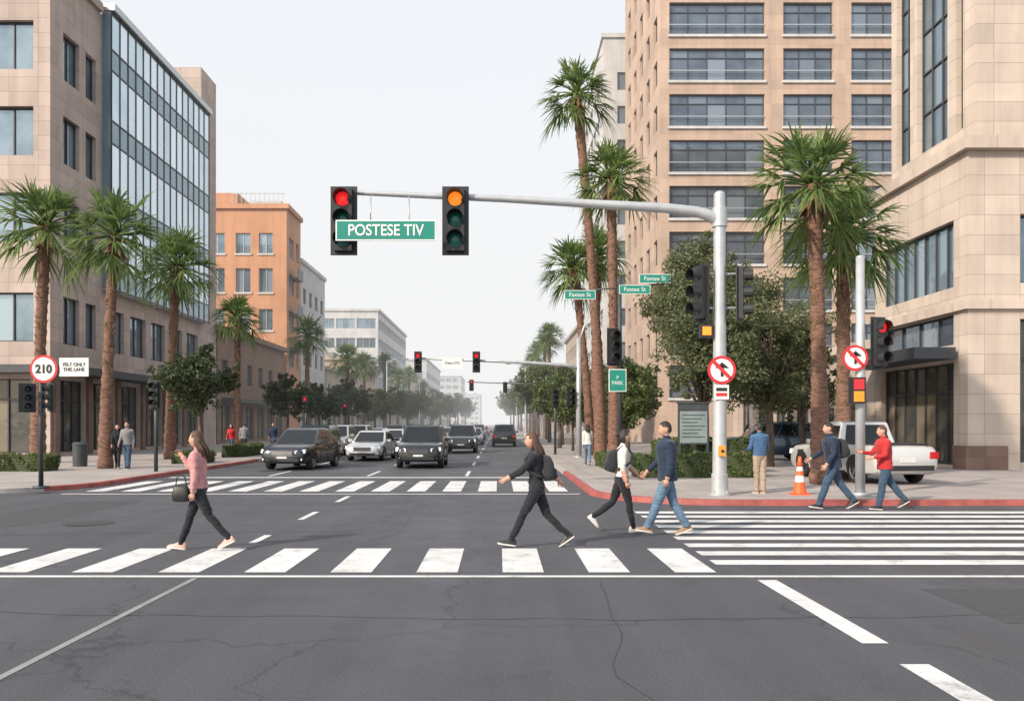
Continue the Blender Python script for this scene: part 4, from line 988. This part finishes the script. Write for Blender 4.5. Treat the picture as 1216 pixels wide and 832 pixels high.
person('woman',2.05,14.0,0,1.68,{'L':(-.35,.55,-.8),'R':(.26,.08,.08)},{'L':(.35,.1,.5),'R':(-.1,.1,.35)},.04,C['white'],C['blk'],'shoewh',hair='hairblk',hairstyle='bun',female=True,hem=.96,jacket=.014,pack=C['packb'],sleeve=.25)
person('man',2.73,13.6,pi,1.80,{'L':(.40,.05,.15),'R':(-.24,.25,-.35)},{'L':(-.1,.1,.35),'R':(.3,.1,.5)},.03,C['navy'],C['jean'],'shoebr',hair='hairblk',hem=.84,jacket=.036,hy=.1)
person('man',6.3,20.3,pi/2+.25,1.66,{'L':(.08,.05,0),'R':(-.06,.05,0)},{'L':(.15,.18,1.0),'R':(.1,.18,.9)},.02,C['blue'],C['khaki'],'shoebr',hair='hairblk',hem=.93,jacket=.018,zg=.13,skin='skin2')
person('man',7.1,17.85,pi,1.84,{'L':(.42,.12,.15),'R':(-.38,.3,-.5)},{'L':(.1,.12,.5),'R':(.35,.12,.7)},.12,C['navy'],C['jeand'],'shoeblk',hair='hairblk',hem=.84,jacket=.038,pack=C['packb'])
person('man',8.12,17.7,pi,1.74,{'L':(.2,.05,.05),'R':(-.42,.25,-.5)},{'L':(.25,.12,1.15),'R':(.5,.12,1.2)},.06,C['red'],C['jeand'],'shoeblk',hair='hairbr',hem=.85,jacket=.036)
W1={'L':(.3,.1,.1),'R':(-.3,.3,-.3)}; S1={'L':(.05,.03,0),'R':(-.05,.05,0)}; A1={'L':(-.2,.1,.3),'R':(.25,.1,.3)}
far=[('man',-13.75,31.2,-pi/2,S1,'grey','jeand'),('woman',-14.3,31.6,-1.2,W1,'blk2','blk'),('man',-13.6,45,pi/2,W1,'grey','blk'),('woman',-14.6,46,-pi/2,W1,'red','jeand'),('man',-13.1,49,-pi/2,W1,'navy','jeand'),('man',-14.5,54,1,W1,'blk2','khaki'),
 ('man',13.6,39,-2,W1,'red','jeand'),('woman',14.2,41,1,W1,'blk2','blk'),('woman',13.0,44,0,W1,'white','jeand'),('man',15.6,36,-1,W1,'navy','khaki'),('woman',3.6,34,pi/2,W1,'white','jean'),('man',12,50,1,W1,'red','jeand')]
for n_,x_,y_,yw,lg,tp,bt in far:
    person(n_,x_,y_,yw,1.72 if n_=='man' else 1.64,lg,A1,.03,C[tp],C[bt],hair='hairblk',female=n_=='woman',hairstyle='long' if n_=='woman' else 'short',vox=.026,zg=.13,jacket=.015,detail=False)
# ------------------------------------------------------------------ light, sky, camera
w=bpy.data.worlds.new('World'); scene.world=w; w.use_nodes=True; nt=w.node_tree
bg=nt.nodes['Background']; sky=nt.nodes.new('ShaderNodeTexSky'); sky.sky_type='NISHITA'; sky.sun_disc=False
el=math.radians(32); az=math.radians(228)   # azimuth clockwise from +Y: sun behind and left of the camera
sky.sun_elevation=el; sky.sun_rotation=az; sky.dust_density=4; sky.air_density=1; sky.ozone_density=1
lk(nt,sky.outputs[0],bg.inputs[0]); bg.inputs[1].default_value=.06
b2=nt.nodes.new('ShaderNodeBackground'); tc=nt.nodes.new('ShaderNodeTexCoord'); sx=nt.nodes.new('ShaderNodeSeparateXYZ'); lk(nt,tc.outputs['Generated'],sx.inputs[0])
f=rng(nt,sx.outputs[2],0,.6,0,1)
cn=nz(nt,tc.outputs['Generated'],1.6,5,.55)
f=mth(nt,'ADD',f,rng(nt,cn,.35,.7,.08,-.08))
lk(nt,mixc(nt,f,(.86,.84,.81),(.69,.75,.81)),b2.inputs[0]); b2.inputs[1].default_value=1.04
ad=nt.nodes.new('ShaderNodeAddShader'); lk(nt,bg.outputs[0],ad.inputs[0]); lk(nt,b2.outputs[0],ad.inputs[1]); lk(nt,ad.outputs[0],nt.nodes['World Output'].inputs[0])
sl=bpy.data.lights.new('sun','SUN'); sl.energy=4.8; sl.angle=math.radians(2); sl.color=(1,.87,.72)
so=bpy.data.objects.new('sun',sl); scene.collection.objects.link(so)
d=V((math.sin(az)*math.cos(el),math.cos(az)*math.cos(el),math.sin(el)))
so.rotation_euler=d.to_track_quat('Z','Y').to_euler(); so.location=d*80
# added box of absorbing, self-glowing volume that imitates haze over the far street
hz=MB(); hz.box(-400,400,48,1500,-1,260); m=bpy.data.materials.new('glowing_haze'); m.use_nodes=True; t_=m.node_tree; t_.nodes.clear()
ou=t_.nodes.new('ShaderNodeOutputMaterial'); ab=t_.nodes.new('ShaderNodeVolumeAbsorption'); em=t_.nodes.new('ShaderNodeEmission'); ad2=t_.nodes.new('ShaderNodeAddShader')
ab.inputs['Color'].default_value=(0,0,0,1); ab.inputs['Density'].default_value=.0013; em.inputs[0].default_value=(.93,.93,.93,1); em.inputs[1].default_value=.0013*.97
lk(t_,ab.outputs[0],ad2.inputs[0]); lk(t_,em.outputs[0],ad2.inputs[1]); lk(t_,ad2.outputs[0],ou.inputs['Volume']); hz.obj('glowing_haze_box',[m])
cam=bpy.data.cameras.new('camera'); co=bpy.data.objects.new('camera',cam); scene.collection.objects.link(co)
co.location=(0,0,1.8); co.rotation_euler=(pi/2,0,0); cam.sensor_width=36; cam.lens=29.6; cam.shift_x=.0132; cam.shift_y=.0715; cam.clip_end=5000; cam.clip_start=.1
scene.camera=co
scene.view_settings.view_transform='Standard'; scene.view_settings.look='None'; scene.view_settings.exposure=0
